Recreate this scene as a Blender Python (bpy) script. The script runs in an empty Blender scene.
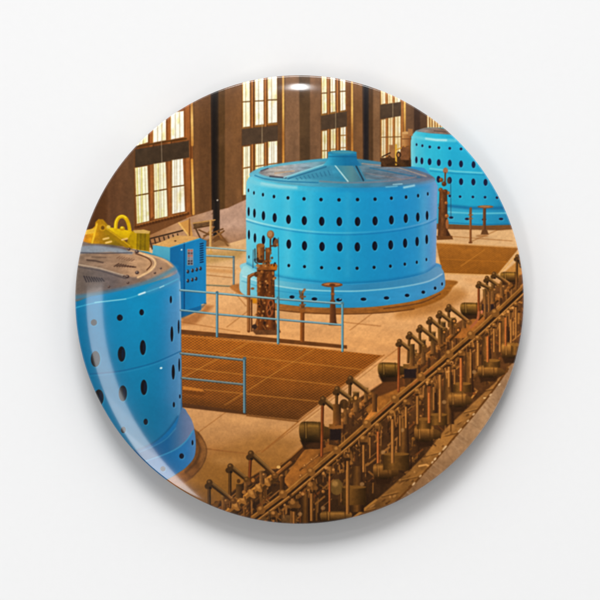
# A glossy pin-back button badge lying on a white surface, seen from straight above.
# Its convex face carries a printed picture (a turbine hall with blue generators).  The print is flat ink on the
# badge: it is laid out in the badge's own millimetres, drawn shape by shape below, and the ink of every printed
# item becomes its own piece of the domed face.
import bpy, math, random
import numpy as np

random.seed(7)
RNG = np.random.RandomState(11)
R = 0.0285                      # badge radius, metres
CX, CY, RP = 299.5, 299.6, 224.3   # artwork units: the printed disc is RP units in radius about (CX, CY)

# ------------------------------------------------------------------ ink plate
K = 2.0                         # plate cells per artwork unit
X0 = Y0 = 70.0
NP = int(460 * K) + 1
gx = X0 + np.arange(NP) / K
PX, PY = np.meshgrid(gx, gx)
INK = np.zeros((NP, NP, 3)); INK[:] = (104, 76, 52)
LAB = np.zeros((NP, NP), np.int32)

PARTS = []                      # (name, parent index or None, label)
def part(name, parent=None, label=None):
    PARTS.append((name, parent, label)); return len(PARTS) - 1

def vnoise(x, y, seed):
    xi = np.floor(x).astype(np.int64); yi = np.floor(y).astype(np.int64)
    fx = x - xi; fy = y - yi
    fx = fx * fx * (3 - 2 * fx); fy = fy * fy * (3 - 2 * fy)
    def h(a, b):
        n = (a * 374761393 + b * 668265263 + seed * 1442695041) & 0xffffffff
        n = ((n ^ (n >> 13)) * 1274126177) & 0xffffffff
        return ((n ^ (n >> 16)) & 0xffff) / 65535.0
    return (h(xi, yi) * (1 - fx) + h(xi + 1, yi) * fx) * (1 - fy) + (h(xi, yi + 1) * (1 - fx) + h(xi + 1, yi + 1) * fx) * fy
def fbm(x, y, sx, sy, seed, octv=4):
    a, s, t = 1.0, 0.0, 0.0
    for o in range(octv):
        f = 2 ** o
        s = s + a * (vnoise(x * f / sx + 31.7 * o, y * f / sy + 17.3 * o, seed + o) - .5) * 2; t += a; a *= .55
    return s / t

def box(x0, y0, x1, y1, pad):
    i0 = max(0, int((x0 - pad - X0) * K)); i1 = min(NP, int((x1 + pad - X0) * K) + 2)
    j0 = max(0, int((y0 - pad - Y0) * K)); j1 = min(NP, int((y1 + pad - Y0) * K) + 2)
    return slice(j0, max(j0, j1)), slice(i0, max(i0, i1))

def put(sl, cov, col, lab=None, alpha=1.0, tex=None, clip=None):
    if cov.size == 0: return
    X, Y = PX[sl], PY[sl]
    c = col(X, Y) if callable(col) else np.broadcast_to(np.array(col, float), X.shape + (3,))
    if tex:
        amp, sx, sy = tex[:3]; sd = tex[3] if len(tex) > 3 else 1
        c = c * (1 + amp * fbm(X, Y, sx, sy, sd))[..., None]
    a = cov * alpha
    if clip is not None: a = a * clip[sl]
    INK[sl] = INK[sl] * (1 - a[..., None]) + c * a[..., None]
    if lab is not None:
        L = LAB[sl]; L[(a > .45 * min(1, alpha + .2))] = lab

def sd_poly(X, Y, P):
    d = np.full(X.shape, 1e9); ins = np.zeros(X.shape, bool); n = len(P)
    for k in range(n):
        ax, ay = P[k]; bx, by = P[(k + 1) % n]
        ex, ey = bx - ax, by - ay; L = ex * ex + ey * ey + 1e-12
        t = np.clip(((X - ax) * ex + (Y - ay) * ey) / L, 0, 1)
        d = np.minimum(d, (X - ax - t * ex) ** 2 + (Y - ay - t * ey) ** 2)
        if ay != by:
            ins ^= ((ay > Y) != (by > Y)) & (X < ex * (Y - ay) / (by - ay) + ax)
    d = np.sqrt(d)
    return np.where(ins, -d, d)
def ss(v): v = np.clip(v, 0, 1); return v * v * (3 - 2 * v)

def poly(P, col, lab=None, soft=.55, **kw):
    xs = [p[0] for p in P]; ys = [p[1] for p in P]
    sl = box(min(xs), min(ys), max(xs), max(ys), soft + 1)
    X, Y = PX[sl], PY[sl]
    if X.size: put(sl, ss(.5 - sd_poly(X, Y, P) / (2 * soft)), col, lab, **kw)
def ell(cx, cy, rx, ry, col, lab=None, soft=.5, rot=0, **kw):
    n = 36 if max(rx, ry) < 20 else 120; c, s = math.cos(rot), math.sin(rot)
    poly([(cx + rx * math.cos(a) * c - ry * math.sin(a) * s, cy + rx * math.cos(a) * s + ry * math.sin(a) * c)
          for a in [2 * math.pi * k / n for k in range(n)]], col, lab, soft, **kw)
def line(P, w, col, lab=None, soft=.5, w2=None, **kw):
    """a stroke along P, of width w (tapering to w2)"""
    w2 = w if w2 is None else w2
    xs = [p[0] for p in P]; ys = [p[1] for p in P]; m = max(w, w2)
    sl = box(min(xs), min(ys), max(xs), max(ys), m + soft + 1)
    X, Y = PX[sl], PY[sl]
    if not X.size: return
    sd = np.full(X.shape, 1e9); n = len(P) - 1
    for k in range(n):
        ax, ay = P[k]; bx, by = P[k + 1]; ex, ey = bx - ax, by - ay; L = ex * ex + ey * ey + 1e-12
        t = np.clip(((X - ax) * ex + (Y - ay) * ey) / L, 0, 1)
        r = (w + (w2 - w) * (k + t) / n) / 2
        sd = np.minimum(sd, np.hypot(X - ax - t * ex, Y - ay - t * ey) - r)
    put(sl, ss(.5 - sd / (2 * soft)), col, lab, **kw)
def rect(x0, y0, x1, y1, col, lab=None, **kw): poly([(x0, y0), (x1, y0), (x1, y1), (x0, y1)], col, lab, **kw)
def ramp(stops, key):
    ts = [s[0] for s in stops]; cs = np.array([s[1] for s in stops], float)
    def f(X, Y):
        t = key(X, Y); return np.stack([np.interp(t, ts, cs[:, k]) for k in range(3)], -1)
    return f
def gx_(stops): return ramp(stops, lambda X, Y: X)
def gy_(stops): return ramp(stops, lambda X, Y: Y)
def sm(P, n=8, closed=False):
    """Catmull-Rom through P"""
    out = []; m = len(P)
    for k in range(m if closed else m - 1):
        g = lambda i: P[i % m] if closed else P[min(max(i, 0), m - 1)]
        a, b, c, d = g(k - 1), g(k), g(k + 1), g(k + 2)
        for q in range(n):
            t = q / n
            out.append(tuple(.5 * (2 * b[z] + (c[z] - a[z]) * t + (2 * a[z] - 5 * b[z] + 4 * c[z] - d[z]) * t * t + (3 * b[z] - a[z] - 3 * c[z] + d[z]) * t ** 3) for z in (0, 1)))
    if not closed: out.append(P[-1])
    return out
def sh(c, k): return tuple(min(255, v * k) for v in c)

# ------------------------------------------------------------------ the printed picture
WALL = part('printed_wall'); INK_TEX = fbm(PX, PY, 14, 26, 5)
LAB[:] = WALL
INK[:] = gy_([(70, (98, 72, 48)), (150, (110, 77, 46)), (215, (118, 78, 44)), (260, (120, 80, 46))])(PX, PY)
INK *= (1 + .13 * INK_TEX + .07 * fbm(PX, PY, 5, 7, 9))[..., None]
# wall piers: strips of lighter and darker brown
PIER = part('printed_pier')
def strip(x0, x1, y0, y1, c, lab=PIER, dx=0, soft=.9, tex=(.12, 6, 22, 3)):
    poly([(x0, y0), (x1, y0), (x1 + dx, y1), (x0 + dx, y1)], c, lab, soft=soft, tex=tex)
strip(72, 134, 120, 262, gx_([(80, (88, 56, 30)), (105, (92, 60, 34)), (109, (108, 74, 48)), (134, (104, 74, 50))]), WALL)
strip(194, 211, 80, 216, (116, 81, 50)); strip(199, 210, 80, 212, (106, 74, 46), soft=2)
strip(224.5, 242, 70, 207, (124, 88, 56)); strip(217, 225, 70, 230, (92, 66, 38))
strip(210.5, 218.5, 80, 236, gx_([(210, (62, 46, 34)), (214, (34, 27, 24)), (217, (46, 36, 28)), (219, (74, 54, 34))]), dx=1.5)
strip(285, 300, 70, 168, (132, 100, 74)); strip(299, 310.5, 70, 166, (92, 70, 48), dx=1); strip(310, 321.5, 70, 166, (126, 94, 68))
strip(353, 363, 74, 168, (124, 89, 58)); strip(362, 370, 74, 170, gx_([(362, (88, 66, 50)), (365, (38, 34, 36)), (367.5, (44, 38, 36)), (370, (80, 60, 42))]), dx=1)
strip(369, 374, 74, 165, (88, 64, 42)); strip(373, 380.5, 80, 166, (128, 96, 68))
strip(405, 416, 95, 135, (112, 84, 62)); strip(414, 427, 100, 134, (74, 54, 42)); strip(420, 428, 106, 134, (92, 68, 50))
for k in range(26):   # blotches and streaks of old plaster
    x = random.uniform(90, 420); y = random.uniform(85, 225)
    ell(x, y, random.uniform(2, 6), random.uniform(3, 9), random.choice([(140, 105, 78), (86, 60, 40)]), None, soft=3, alpha=.16)

# ---- windows
def pane(P, win, tint=0, seed=1, mul=None, vm=(.36, .7)):
    """one glazed light: P = tl, tr, br, bl"""
    p = part('pane', win)
    y0, y1 = P[0][1], P[3][1]
    green = (226, 222, 126); warm = (252, 224, 164); white = (255, 249, 230)
    base = [white, (255, 236, 196), (255, 248, 214)][tint % 3]
    poly(P, base, p, soft=.5)
    xl, xr = P[0][0], P[1][0]
    sk = (P[3][0] - P[0][0]) / max(1, y1 - y0)
    rs = random.Random(seed)
    for q in range(9):   # blurred trees and sky outside
        x = rs.uniform(xl, xr); yy = rs.uniform(y0, y1)
        c = rs.choice([green, warm, white, white, (206, 196, 100), (244, 218, 150), (255, 252, 226)] if tint != 1 else [warm, white, (240, 200, 140)])
        ell(x + sk * (yy - y0), yy, rs.uniform(.7, 1.6), rs.uniform(2, 6), c, None, soft=1.2, alpha=.42, clip=mask(P))
    def at(s, y): return (xl + (xr - xl) * s + sk * (y - y0), y)
    for s in vm:
        line([at(s, y0 - .5), at(s, y1)], .7, (128, 98, 50), p, soft=.6, alpha=.55)
    line([P[0], P[3]], .9, (190, 140, 70), p, soft=.5, alpha=.7)
def mask(P, soft=.5):
    m = np.zeros((NP, NP)); xs = [p[0] for p in P]; ys = [p[1] for p in P]
    sl = box(min(xs), min(ys), max(xs), max(ys), soft + 1); X, Y = PX[sl], PY[sl]
    if X.size: m[sl] = ss(.5 - sd_poly(X, Y, P) / (2 * soft))
    return m
FR = gx_([(130, (112, 68, 32)), (180, (130, 80, 40)), (280, (116, 76, 42)), (420, (128, 88, 52))])
BAND = (74, 58, 42)

w1 = part('printed_window')
poly([(134, 60), (192, 60), (193.5, 213), (135, 229)], FR, w1, tex=(.15, 3, 20))
for x0, x1 in ((149, 152.6), (167, 170.6), (185, 190)):
    poly([(x0, 80), (x1, 80), (x1 + 1.5, 216), (x0 + 1.5, 219)], (156, 98, 52), w1, tex=(.12, 2, 12)); line([(x1, 80), (x1 + 1.5, 214)], 1.1, (96, 58, 28), w1)
pane([(138, 100), (148, 100), (148, 142.2), (136, 146)], w1, 2, 1); pane([(153, 100), (165.8, 100), (166, 140), (153, 142.6)], w1, 0, 2); pane([(170.6, 113), (183.6, 111), (184, 137), (170.8, 139.6)], w1, 0, 3)
line([(134, 147.5), (149, 144.6), (167, 141.5), (186, 138.8)], 1.8, (92, 60, 24), w1)
poly([(135, 149.5), (189, 140.5), (189.5, 157.5), (135, 167.5)], BAND, part('lintel', w1), soft=.9, tex=(.12, 5, 5))
pane([(135.2, 168), (147.4, 166), (149.2, 221), (137, 223.8)], w1, 2, 4, vm=(.17, .37, .52, .8)); pane([(153.8, 164), (165.6, 162.3), (167.6, 216.4), (154.8, 219)], w1, 2, 5, vm=(.18, .42, .56, .8)); pane([(172, 160.4), (183, 158.8), (185, 211.5), (172.2, 214)], w1, 0, 6, vm=(.25, .43, .75))
for a, b in (((136, 195.8), (148.4, 193.6)), ((154, 191.4), (166.8, 189.2)), ((172, 187.2), (184.2, 185.4))): line([a, b], 1.3, (108, 76, 42), w1)
line([(141.7, 168), (142, 222)], .8, (208, 196, 60), w1, alpha=.7); line([(158, 164), (158.6, 218)], .8, (208, 200, 80), w1, alpha=.6); line([(137, 168), (138.5, 222)], .9, (196, 180, 50), w1, alpha=.6)
line([(161.4, 140), (162, 163)], .6, (182, 164, 140), w1, alpha=.7)
line([(191.6, 98), (192.4, 145)], 2.6, gy_([(100, (168, 116, 62)), (120, (232, 186, 116)), (145, (196, 138, 70))]), w1); line([(192, 160), (193.6, 214)], 2.4, gy_([(160, (214, 150, 72)), (185, (236, 190, 110)), (214, (214, 158, 84))]), w1)
line([(136, 227.2), (154, 222.4), (188, 213.6)], 3.2, (96, 58, 26), part('sill', w1)); line([(137, 225.4), (187, 212.6)], 1, (190, 130, 70), w1, alpha=.8)
for k in range(16): line([(138 + 3 * k, 225.6 - .78 * k), (138.6 + 3 * k, 227.6 - .78 * k)], .9, (70, 44, 24), None, alpha=.6)

def tall_window(xs, edge, tops, mid, lows, band, low, lowbot, gold, seed):
    w = part('printed_window'); x0, x1 = xs[0][0] - .8, edge
    poly([(x0, 60), (x1, 60), (x1, lowbot), (x0, lowbot)], FR, w, tex=(.16, 2, 14))
    for k in range(len(xs) - 1):
        xm = (xs[k][1] + xs[k + 1][0]) / 2
        line([(xm, 70), (xm + .5, lowbot)], 2.0, (184, 124, 70), w, alpha=.9); line([(xm + 1.3, 70), (xm + 1.8, lowbot)], 1.0, (90, 58, 32), w)
    line([(xs[-1][1] + 2, 70), (xs[-1][1] + 2, lowbot)], 1.8, (176, 118, 66), w)
    for k, (a, b) in enumerate(xs):
        pane([(a, tops), (b, tops), (b + .3, lows[k] - 1), (a + .3, lows[k])], w, [2, 0, 0][k % 3] if seed < 30 else 1, seed + k, vm=(.42,))
        line([(a - .3, mid[k]), (b + .5, mid[k] - .4)], 1.1, (112, 78, 42), w)
        line([(a, lows[k] + 1.2), (b, lows[k] + .4)], 1.0, (172, 130, 66), w, alpha=.8)
    poly([(x0, band[0]), (x1 - 4, band[1]), (x1 - 4, band[2]), (x0, band[3])], (86, 68, 52), part('lintel', w), soft=.9, tex=(.1, 4, 4))
    for k, (a, b) in enumerate(xs):
        pane([(a + .6, low[k]), (b + .4, low[k] - .8), (b + .4, lowbot), (a + .6, lowbot)], w, [2, 2, 0][k % 3] if seed < 30 else 1, seed + 7 + k, vm=(.4, .62))
    line([((xs[1][0] + xs[1][1]) / 2 + 3, lows[1] - 2), ((xs[1][0] + xs[1][1]) / 2 + 3, low[1] + 1)], .6, (196, 176, 140), w, alpha=.7)
    line([(gold, 72), (gold + .2, lowbot)], 2.0, gy_([(72, (206, 160, 96)), (110, (232, 184, 106)), (135, (170, 116, 60)), (160, (214, 152, 76))]), w)
    return w
w2 = tall_window([(242.6, 249.6), (254.8, 263.4), (267.6, 276.8)], 283, 66, (102, 101.2, 100.2), (127.4, 125.4, 123.4), (129, 125.5, 140.5, 146), (147, 144.4, 142), 195, 283.2, 10)
poly([(277.5, 60), (281.5, 60), (281.5, 168), (278, 168)], (104, 74, 48), w2, tex=(.1, 3, 9))
for a, b in (((243, 168.5), (251, 167)), ((255.5, 166.5), (265, 165.2)), ((268.5, 164.5), (277, 163.5))): line([a, b], 1.3, (140, 96, 50), w2)
w3 = tall_window([(321.6, 326.4), (330.2, 335), (340, 345.2)], 352, 66, (93.4, 92.4, 91.6), (114, 112.6, 111), (116, 111, 126.6, 130.4), (131.4, 129.6, 127.8), 163, 352, 20)
poly([(346.5, 60), (350.5, 60), (350.5, 152), (347, 152)], (118, 80, 48), w3, tex=(.1, 3, 9))
for x0, x1, y in ((321.6, 327, 151), (330, 336, 149.6), (340, 346, 135.6), (340, 346, 148)): line([(x0, y), (x1, y - .3)], .9, (140, 96, 48), w3)
w4 = tall_window([(380.8, 385), (387.6, 392), (394.4, 400)], 405, 80, (60, 60, 60), (104.4, 104, 103), (105, 102, 116.4, 119.4), (120, 118.4, 117), 158, 404.6, 40)
line([(380, 137.4), (410, 136.6)], .9, (120, 86, 50), w4)
w5 = part('printed_window')
poly([(426.6, 108), (447, 122), (447, 131), (427, 131)], (150, 108, 62), w5)
for k in range(7): line([(428 + 2.7 * k, 110 + 2 * k), (428.2 + 2.7 * k, 131)], 1.3, (246, 222, 176) if k % 2 == 0 else (226, 190, 128), w5)

# ---- pale dado and skirting below the windows
DADO = part('printed_dado')
poly([(148, 236), (190, 217), (214, 209.6), (214, 250), (148, 256)], gx_([(150, (160, 114, 74)), (176, (190, 146, 108)), (214, (180, 144, 120))]), DADO, tex=(.12, 6, 4))
poly([(219.5, 210), (228, 208), (243, 201), (248, 199), (248, 242), (229, 244), (219.5, 232)], gy_([(200, (184, 148, 126)), (225, (192, 156, 134)), (243, (164, 124, 94))]), DADO, tex=(.1, 6, 6))
line([(212, 214), (219, 210), (219, 243)], 1.4, (88, 62, 44), DADO, alpha=.5)
strip(213, 219.6, 200, 236, gx_([(213, (54, 42, 34)), (216, (36, 30, 27)), (219.6, (60, 46, 36))]))
ell(217.5, 200.3, .9, .6, (236, 224, 206), None)

# ---- floor
FLOOR = part('printed_floor')
floorcol = gy_([(238, (222, 176, 128)), (262, (230, 182, 132)), (300, (228, 172, 120)), (345, (230, 166, 108)), (400, (214, 158, 108)), (430, (204, 150, 98)), (455, (178, 126, 74)), (480, (160, 112, 56)), (520, (118, 80, 34))])
poly([(70, 244), (200, 250), (219, 240), (229, 243.5), (248, 238), (436, 225), (530, 222), (530, 530), (70, 530)], floorcol, FLOOR, tex=(.09, 40, 10, 21))
poly([(380, 158), (413, 158), (413, 172), (436, 172), (436, 190), (380, 190)], (84, 60, 40), PIER)
for k in range(46):      # worn, polished and dusty patches
    x = random.uniform(185, 520); y = random.uniform(245, 480)
    ell(x, y, random.uniform(8, 26), random.uniform(1.5, 5), random.choice([(236, 182, 128), (200, 130, 74), (228, 160, 96), (186, 122, 66)]), None, soft=4, alpha=.24, rot=.06)
poly([(186, 474), (214, 450), (262, 432), (300, 440), (280, 476), (230, 512)], (146, 100, 44), None, soft=9, alpha=.4)
for P in ([(196, 434), (226, 412), (232, 408)], [(262, 452), (300, 424), (360, 378), (402, 345)], [(203, 448), (250, 454), (262, 450)], [(350, 330), (374, 312)], [(182, 322), (240, 332)], [(227, 327), (252, 308)], [(246, 306), (236, 294)], [(342, 322), (380, 326)], [(444, 236), (512, 241)], [(470, 242), (500, 229)], [(205, 266), (234, 268)], [(207, 275), (234, 278)], [(184, 446), (232, 452)]):
    line(P, .9, (150, 98, 52), None, soft=.7, alpha=.6)
poly([(203, 252), (246, 250), (240, 258), (206, 264)], (148, 118, 60), None, soft=3, alpha=.5)
poly([(206, 268), (236, 270), (236, 274), (206, 272)], (200, 140, 84), None, soft=1.5, alpha=.6)

GRID = part('printed_grating'); G1 = [(178, 333), (280, 344), (382, 355.4), (298, 420), (247, 414.5), (178, 403.5)]
gcol = ramp([(0, (172, 104, 38)), (.5, (150, 90, 34)), (1, (112, 70, 32))], lambda X, Y: (Y - 335) / 85 + .15 * (X - 180) / 200)
def meshy(P, c0, lab, sc=2.7, amp=.24):
    def f(X, Y):
        base = c0(X, Y) if callable(c0) else np.broadcast_to(np.array(c0, float), X.shape + (3,))
        u = (X * .62 + Y) / sc; v = (X * -.75 + Y) / sc
        m = np.sin(2 * np.pi * u) * .5 + np.sin(2 * np.pi * v) * .5
        return base * (1 + amp * m + .10 * fbm(X, Y, 22, 9, 4))[..., None]
    poly(P, f, lab, soft=.8)
meshy(G1, gcol, GRID)
def seam(a, b, w=1.3, al=.75): line([a, b], w, (206, 142, 68), GRID, soft=.5, alpha=al * .62)
seam((181, 349.2), (363, 369.6)); seam((182, 367.4), (336, 385.2)); seam((205, 389.4), (320, 401.6))
seam((183.6, 377), (247.4, 343)); seam((225, 405), (280, 369.6)); seam((280, 369.6), (314, 349.4), 1.6, .55)
poly([(183, 386), (203, 389), (204, 391.6), (183, 389.4)], (198, 128, 58), GRID, soft=.7)
poly([(183, 390), (206, 393), (203, 396), (183, 393)], (112, 66, 24), GRID, soft=1, alpha=.7)
poly([(178, 396), (247, 408), (298, 416), (298, 421), (247, 415), (178, 404)], (96, 60, 24), None, soft=3, alpha=.4)
line([(384, 355), (299, 421), (262, 452)], 1.2, (160, 104, 52), FLOOR, alpha=.8); line([(388, 357), (306, 421)], 1, (238, 184, 124), FLOOR, alpha=.5)
line([(247, 415.4), (298, 421.4)], 1.4, (120, 76, 34), GRID, alpha=.8)
KICK = part('printed_kick_plate')
poly([(180, 329.4), (250, 335.6), (347, 345.2), (347, 348.8), (250, 340.2), (180, 333.8)], (112, 70, 34), KICK, tex=(.15, 12, 3))
poly([(180, 402.6), (246, 411.4), (246.6, 414.6), (180, 407)], (94, 60, 32), KICK)
line([(181, 335.6), (280, 344.8), (346, 351)], 1, (206, 140, 78), None, alpha=.6)
G2 = part('printed_grating'); meshy([(436, 243.2), (519, 248), (497, 275), (442, 273)], gy_([(243, (166, 108, 46)), (276, (148, 94, 34))]), G2, 2.0, .1)
line([(461, 266), (484, 250)], 1.2, (196, 130, 56), G2, alpha=.6); line([(440, 259), (508, 262)], .9, (190, 122, 48), G2, alpha=.5); line([(437, 243), (519, 247.6)], 1.2, (206, 150, 92), G2, alpha=.8)
line([(442, 273.6), (497, 275.6)], 1.2, (226, 170, 110), FLOOR); line([(521, 250), (497, 276.6)], 1.3, (228, 170, 104), FLOOR)
poly([(500, 276), (523, 256), (526, 290), (508, 284)], (196, 138, 74), FLOOR, soft=1)

# ---- clutter along the far wall
def stick(P, w, c, lab, **kw): line(P, w, c, lab, soft=.45, **kw)
RACK = part('printed_rack')
for k in range(7): stick([(150 + 4.6 * k, 240 - 1.0 * k), (152.4 + 4.6 * k, 249 - .8 * k)], 1.2, (58, 42, 30), RACK)
stick([(149, 239), (183, 230.5)], 1.4, (70, 50, 34), RACK); stick([(150, 244), (170, 240)], .8, (86, 62, 42), RACK)
TREST = part('printed_trestle')
poly([(178.6, 223.4), (190, 219), (193, 236), (190, 237)], (206, 150, 84), TREST); stick([(179, 223), (189, 236)], 1.6, (232, 182, 110), TREST); stick([(189.6, 219), (189.6, 236)], 1.2, (126, 82, 46), TREST)
poly([(193, 223), (215, 219.6), (212, 226), (194, 229)], (116, 86, 56), TREST, tex=(.3, 3, 1.2)); stick([(193, 223.4), (215, 220)], 1.2, (196, 150, 92), TREST); stick([(194, 228.4), (213, 225)], 1.2, (92, 64, 38), TREST)
for P in ([(196, 229), (204, 246)], [(214, 227), (200, 242)], [(204, 236), (223, 229)], [(213, 240), (224, 231)], [(206, 242), (222, 232)], [(217, 232), (228, 246)], [(199, 230), (212, 236)]): stick(P, 1.5, random.choice([(112, 78, 46), (84, 58, 36), (150, 106, 62)]), TREST)
poly([(198, 240), (226, 238), (230, 246), (204, 249)], (120, 84, 48), None, soft=2, alpha=.7)
POLE = part('printed_pole'); stick([(210.8, 221), (210.4, 251)], 2.2, gx_([(209.6, (232, 190, 128)), (212, (178, 126, 70))]), POLE); ell(210.4, 252, 2.6, 1.1, (206, 158, 92), POLE)

def rail(P, w, lab, c=(132, 160, 168)):
    line(P, w, sh(c, .62), lab, soft=.45); line([(x, y - .3 * w / 2) for x, y in P], w * .55, c, lab, soft=.45); line([(x, y - .55 * w / 2) for x, y in P], w * .22, sh(c, 1.22), None, soft=.4, alpha=.8)
def railpost(x, y0, y1, w, lab, c=(120, 158, 172), dx=0):
    line([(x, y0), (x + dx, y1)], w, sh(c, .6), lab, soft=.45); line([(x - .2 * w, y0), (x - .2 * w + dx, y1)], w * .5, c, lab, soft=.45); ell(x, y0, w * .6, w * .5, sh(c, .7), lab)
RB = part('printed_railing')
rail([(204, 247.2), (246, 250.8)], 1.6, RB, (168, 186, 176)); rail([(204, 255.6), (233.6, 257.2)], 1.8, RB, (150, 172, 172)); rail([(205, 285), (234, 286.4)], 1.4, RB, (150, 140, 110)); railpost(233.8, 257, 286.5, 1.9, RB, (128, 152, 160))

# ---- yellow hoist on the left
YEL = part('printed_hoist')
poly([(88, 233), (95, 226), (95.6, 222), (98.6, 219), (103, 219.4), (107, 224), (112, 230), (126, 246), (80, 246), (82, 236)], gx_([(82, (214, 138, 40)), (94, (206, 150, 30)), (100, (176, 128, 22)), (112, (150, 120, 20)), (126, (138, 110, 18))]), YEL, tex=(.15, 5, 5))
poly([(84, 230.5), (95, 228), (95, 233), (84, 235)], (226, 178, 70), YEL); stick([(92, 244), (97, 224)], 1.6, (238, 190, 60), YEL)
poly([(106, 227), (114, 228), (132, 231), (132, 239), (116, 238), (107, 232)], gy_([(227, (236, 196, 26)), (239, (206, 164, 8))]), YEL)
line(sm([(115.6, 229), (116.4, 222), (119, 217.6), (123, 216.6), (126.4, 219), (128.6, 224), (129.8, 230)]), 3.6, (214, 170, 16), YEL); line(sm([(115, 228), (115.8, 221.6), (118.6, 217), (122.6, 215.8), (126, 217.6)]), 1.2, (246, 214, 60), YEL)
ell(122.4, 228.6, 2.6, 2.2, (198, 150, 10), YEL); ell(122, 227.6, 1.4, 1, (248, 214, 70), YEL)
poly([(132, 231.4), (143, 230.6), (150, 232), (149.4, 251.6), (140, 250), (126, 247), (128, 239)], gx_([(128, (176, 142, 8)), (136, (190, 154, 10)), (139, (150, 124, 12)), (150, (142, 114, 14))]), YEL, tex=(.16, 4, 6))
poly([(133, 230.4), (144, 229.6), (150.4, 231.4), (149, 233.8), (135, 233.2)], (206, 168, 96), YEL)
for x in (137.5, 141, 145.4): line([(x, 234), (x - .4, 250)], .8, (104, 84, 12), YEL, alpha=.8)
line([(104, 229), (117, 238), (130, 248)], 5.2, (160, 124, 14), YEL); line([(104, 227), (117, 236), (130, 246)], 1.2, (206, 162, 30), YEL)
ell(102.6, 227.6, 3.4, 3.6, (190, 142, 30), YEL); ell(102.8, 227.8, 1.8, 2, (112, 78, 16), YEL); ell(108.6, 227, 2, 1.8, (224, 188, 90), YEL)
for x, y in ((106, 238.4), (108.6, 242), (124.6, 239)): line([(x - 2.4, y + .8), (x + 2.6, y - .4)], 2, (226, 184, 110), YEL)

# ---- control cabinet
CAB = part('printed_cabinet')
poly([(153, 245.2), (170.4, 247), (172, 268), (152, 268)], gy_([(245, (92, 168, 198)), (266, (66, 146, 182))]), CAB)
poly([(170.2, 247), (200, 238.2), (206.2, 241), (206.2, 303), (201.4, 304.4), (201.4, 310), (181.6, 317.6), (170, 318)], gx_([(170, (16, 104, 158)), (184, (18, 110, 166)), (186, (22, 122, 178)), (206, (28, 128, 186))]), CAB, tex=(.06, 9, 20))
poly([(180, 312), (206, 304), (203, 308), (182, 319)], (14, 76, 120), CAB, alpha=.5)
poly([(153, 245), (177, 235.6), (190, 236), (200.4, 238), (170.4, 247.4)], (214, 164, 104), part('cabinet_top', CAB), tex=(.08, 8, 3)); ell(175.4, 241, 1.1, .7, (96, 66, 40), CAB)
poly([(200, 238.2), (206.4, 240.8), (206.4, 244), (200, 242)], (36, 120, 170), CAB)
line([(184.4, 243), (184.4, 310)], .9, (8, 66, 112), CAB); line([(170.6, 247.6), (199.6, 238.6)], .8, (76, 160, 200), CAB)
rect(187.2, 249, 193.4, 265.4, (148, 150, 152), part('gauge_panel', CAB))
for k, c in enumerate([(166, 92, 80), (92, 70, 70), (176, 100, 84), (120, 120, 126), (70, 60, 66), (60, 52, 60)]): rect(188, 249.8 + 2.6 * k, 190, 251.6 + 2.6 * k, c); rect(190.8, 249.8 + 2.6 * k, 192.6, 251.6 + 2.6 * k, sh(c, 1.1))
for k in range(9): line([(200.4, 244 + 2.3 * k), (203.2, 243.4 + 2.3 * k)], 1.2, (14, 48, 84), CAB)
for x, y in ((188, 271.6), (192.6, 270.6), (196.8, 269.6), (200.6, 268.6), (188, 280.8), (192.4, 279.8), (196.2, 278.8)):
    kb = part('knob', CAB); ell(x, y, 1.3, 1.9, (52, 44, 50), kb); ell(x - .9, y - .6, .5, .9, (150, 150, 156), None)
ell(181.7, 249.8, .7, .8, (236, 240, 240), None); rect(204, 303, 206.4, 303.8, (20, 84, 130), None)
poly([(182, 318), (201, 310.6), (206, 304.4), (214, 306), (196, 324), (182, 325)], (150, 92, 46), None, soft=2.5, alpha=.6)

# ---- generators
def hole(x, y, rx, ry, par, name='vent_hole', deep=(22, 16, 26), rim=(120, 196, 226), lit=.55):
    h = part(name, par)
    ell(x + .5, y + .5, rx + .4, ry + .4, rim, None, soft=.6, alpha=lit)
    ell(x, y, rx, ry, deep, h, soft=.5)
    if rx > 1.6: ell(x + .4 * rx, y, rx * .45, ry * .7, (10, 44, 78), None, soft=.6, alpha=.55)

BASEPAD = part('printed_plinth')
# far generator on the right
GEN3 = part('printed_generator')
poly([(436, 223), (512, 222.6), (516, 229), (500, 230.4), (436, 229)], (124, 84, 48), BASEPAD, soft=.8)
br3 = part('base_ring', GEN3)
poly([(430, 204), (516, 206), (519, 224.6), (480, 225.6), (436, 223.6)], gx_([(440, (58, 158, 196)), (470, (46, 156, 200)), (515, (30, 124, 170))]), br3)
line([(446, 212), (475, 213.6), (512, 213)], 1.6, (120, 200, 224), None, soft=.8, alpha=.7); line([(448, 222.6), (480, 224.6), (514, 224)], .9, (18, 94, 140), None, alpha=.6)
c3 = [(411, 172), (410.6, 142), (411.6, 135.6), (416, 130.6), (428, 127.6), (450, 127.6), (530, 150), (530, 207.6), (470, 208), (450, 206.4), (430, 203)]
poly(c3, ramp([(411, (126, 200, 222)), (416, (84, 184, 214)), (426, (54, 176, 212)), (440, (46, 172, 210)), (452, (36, 160, 202)), (470, (38, 162, 204)), (490, (32, 146, 190)), (510, (24, 118, 164))], lambda X, Y: X), GEN3, soft=.6, tex=(.04, 16, 30))
CM3 = mask(c3)
lid3 = part('lid', GEN3); poly([(415, 131.4), (424, 128), (436, 127.4), (448, 129), (458, 136), (450, 134.6), (430, 133.4)], gx_([(415, (150, 150, 150)), (430, (136, 122, 112)), (446, (126, 104, 90)), (458, (96, 110, 122))]), lid3, tex=(.2, 6, 1.5)); line([(434, 131), (450, 132)], .8, (90, 76, 70), None)
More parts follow.
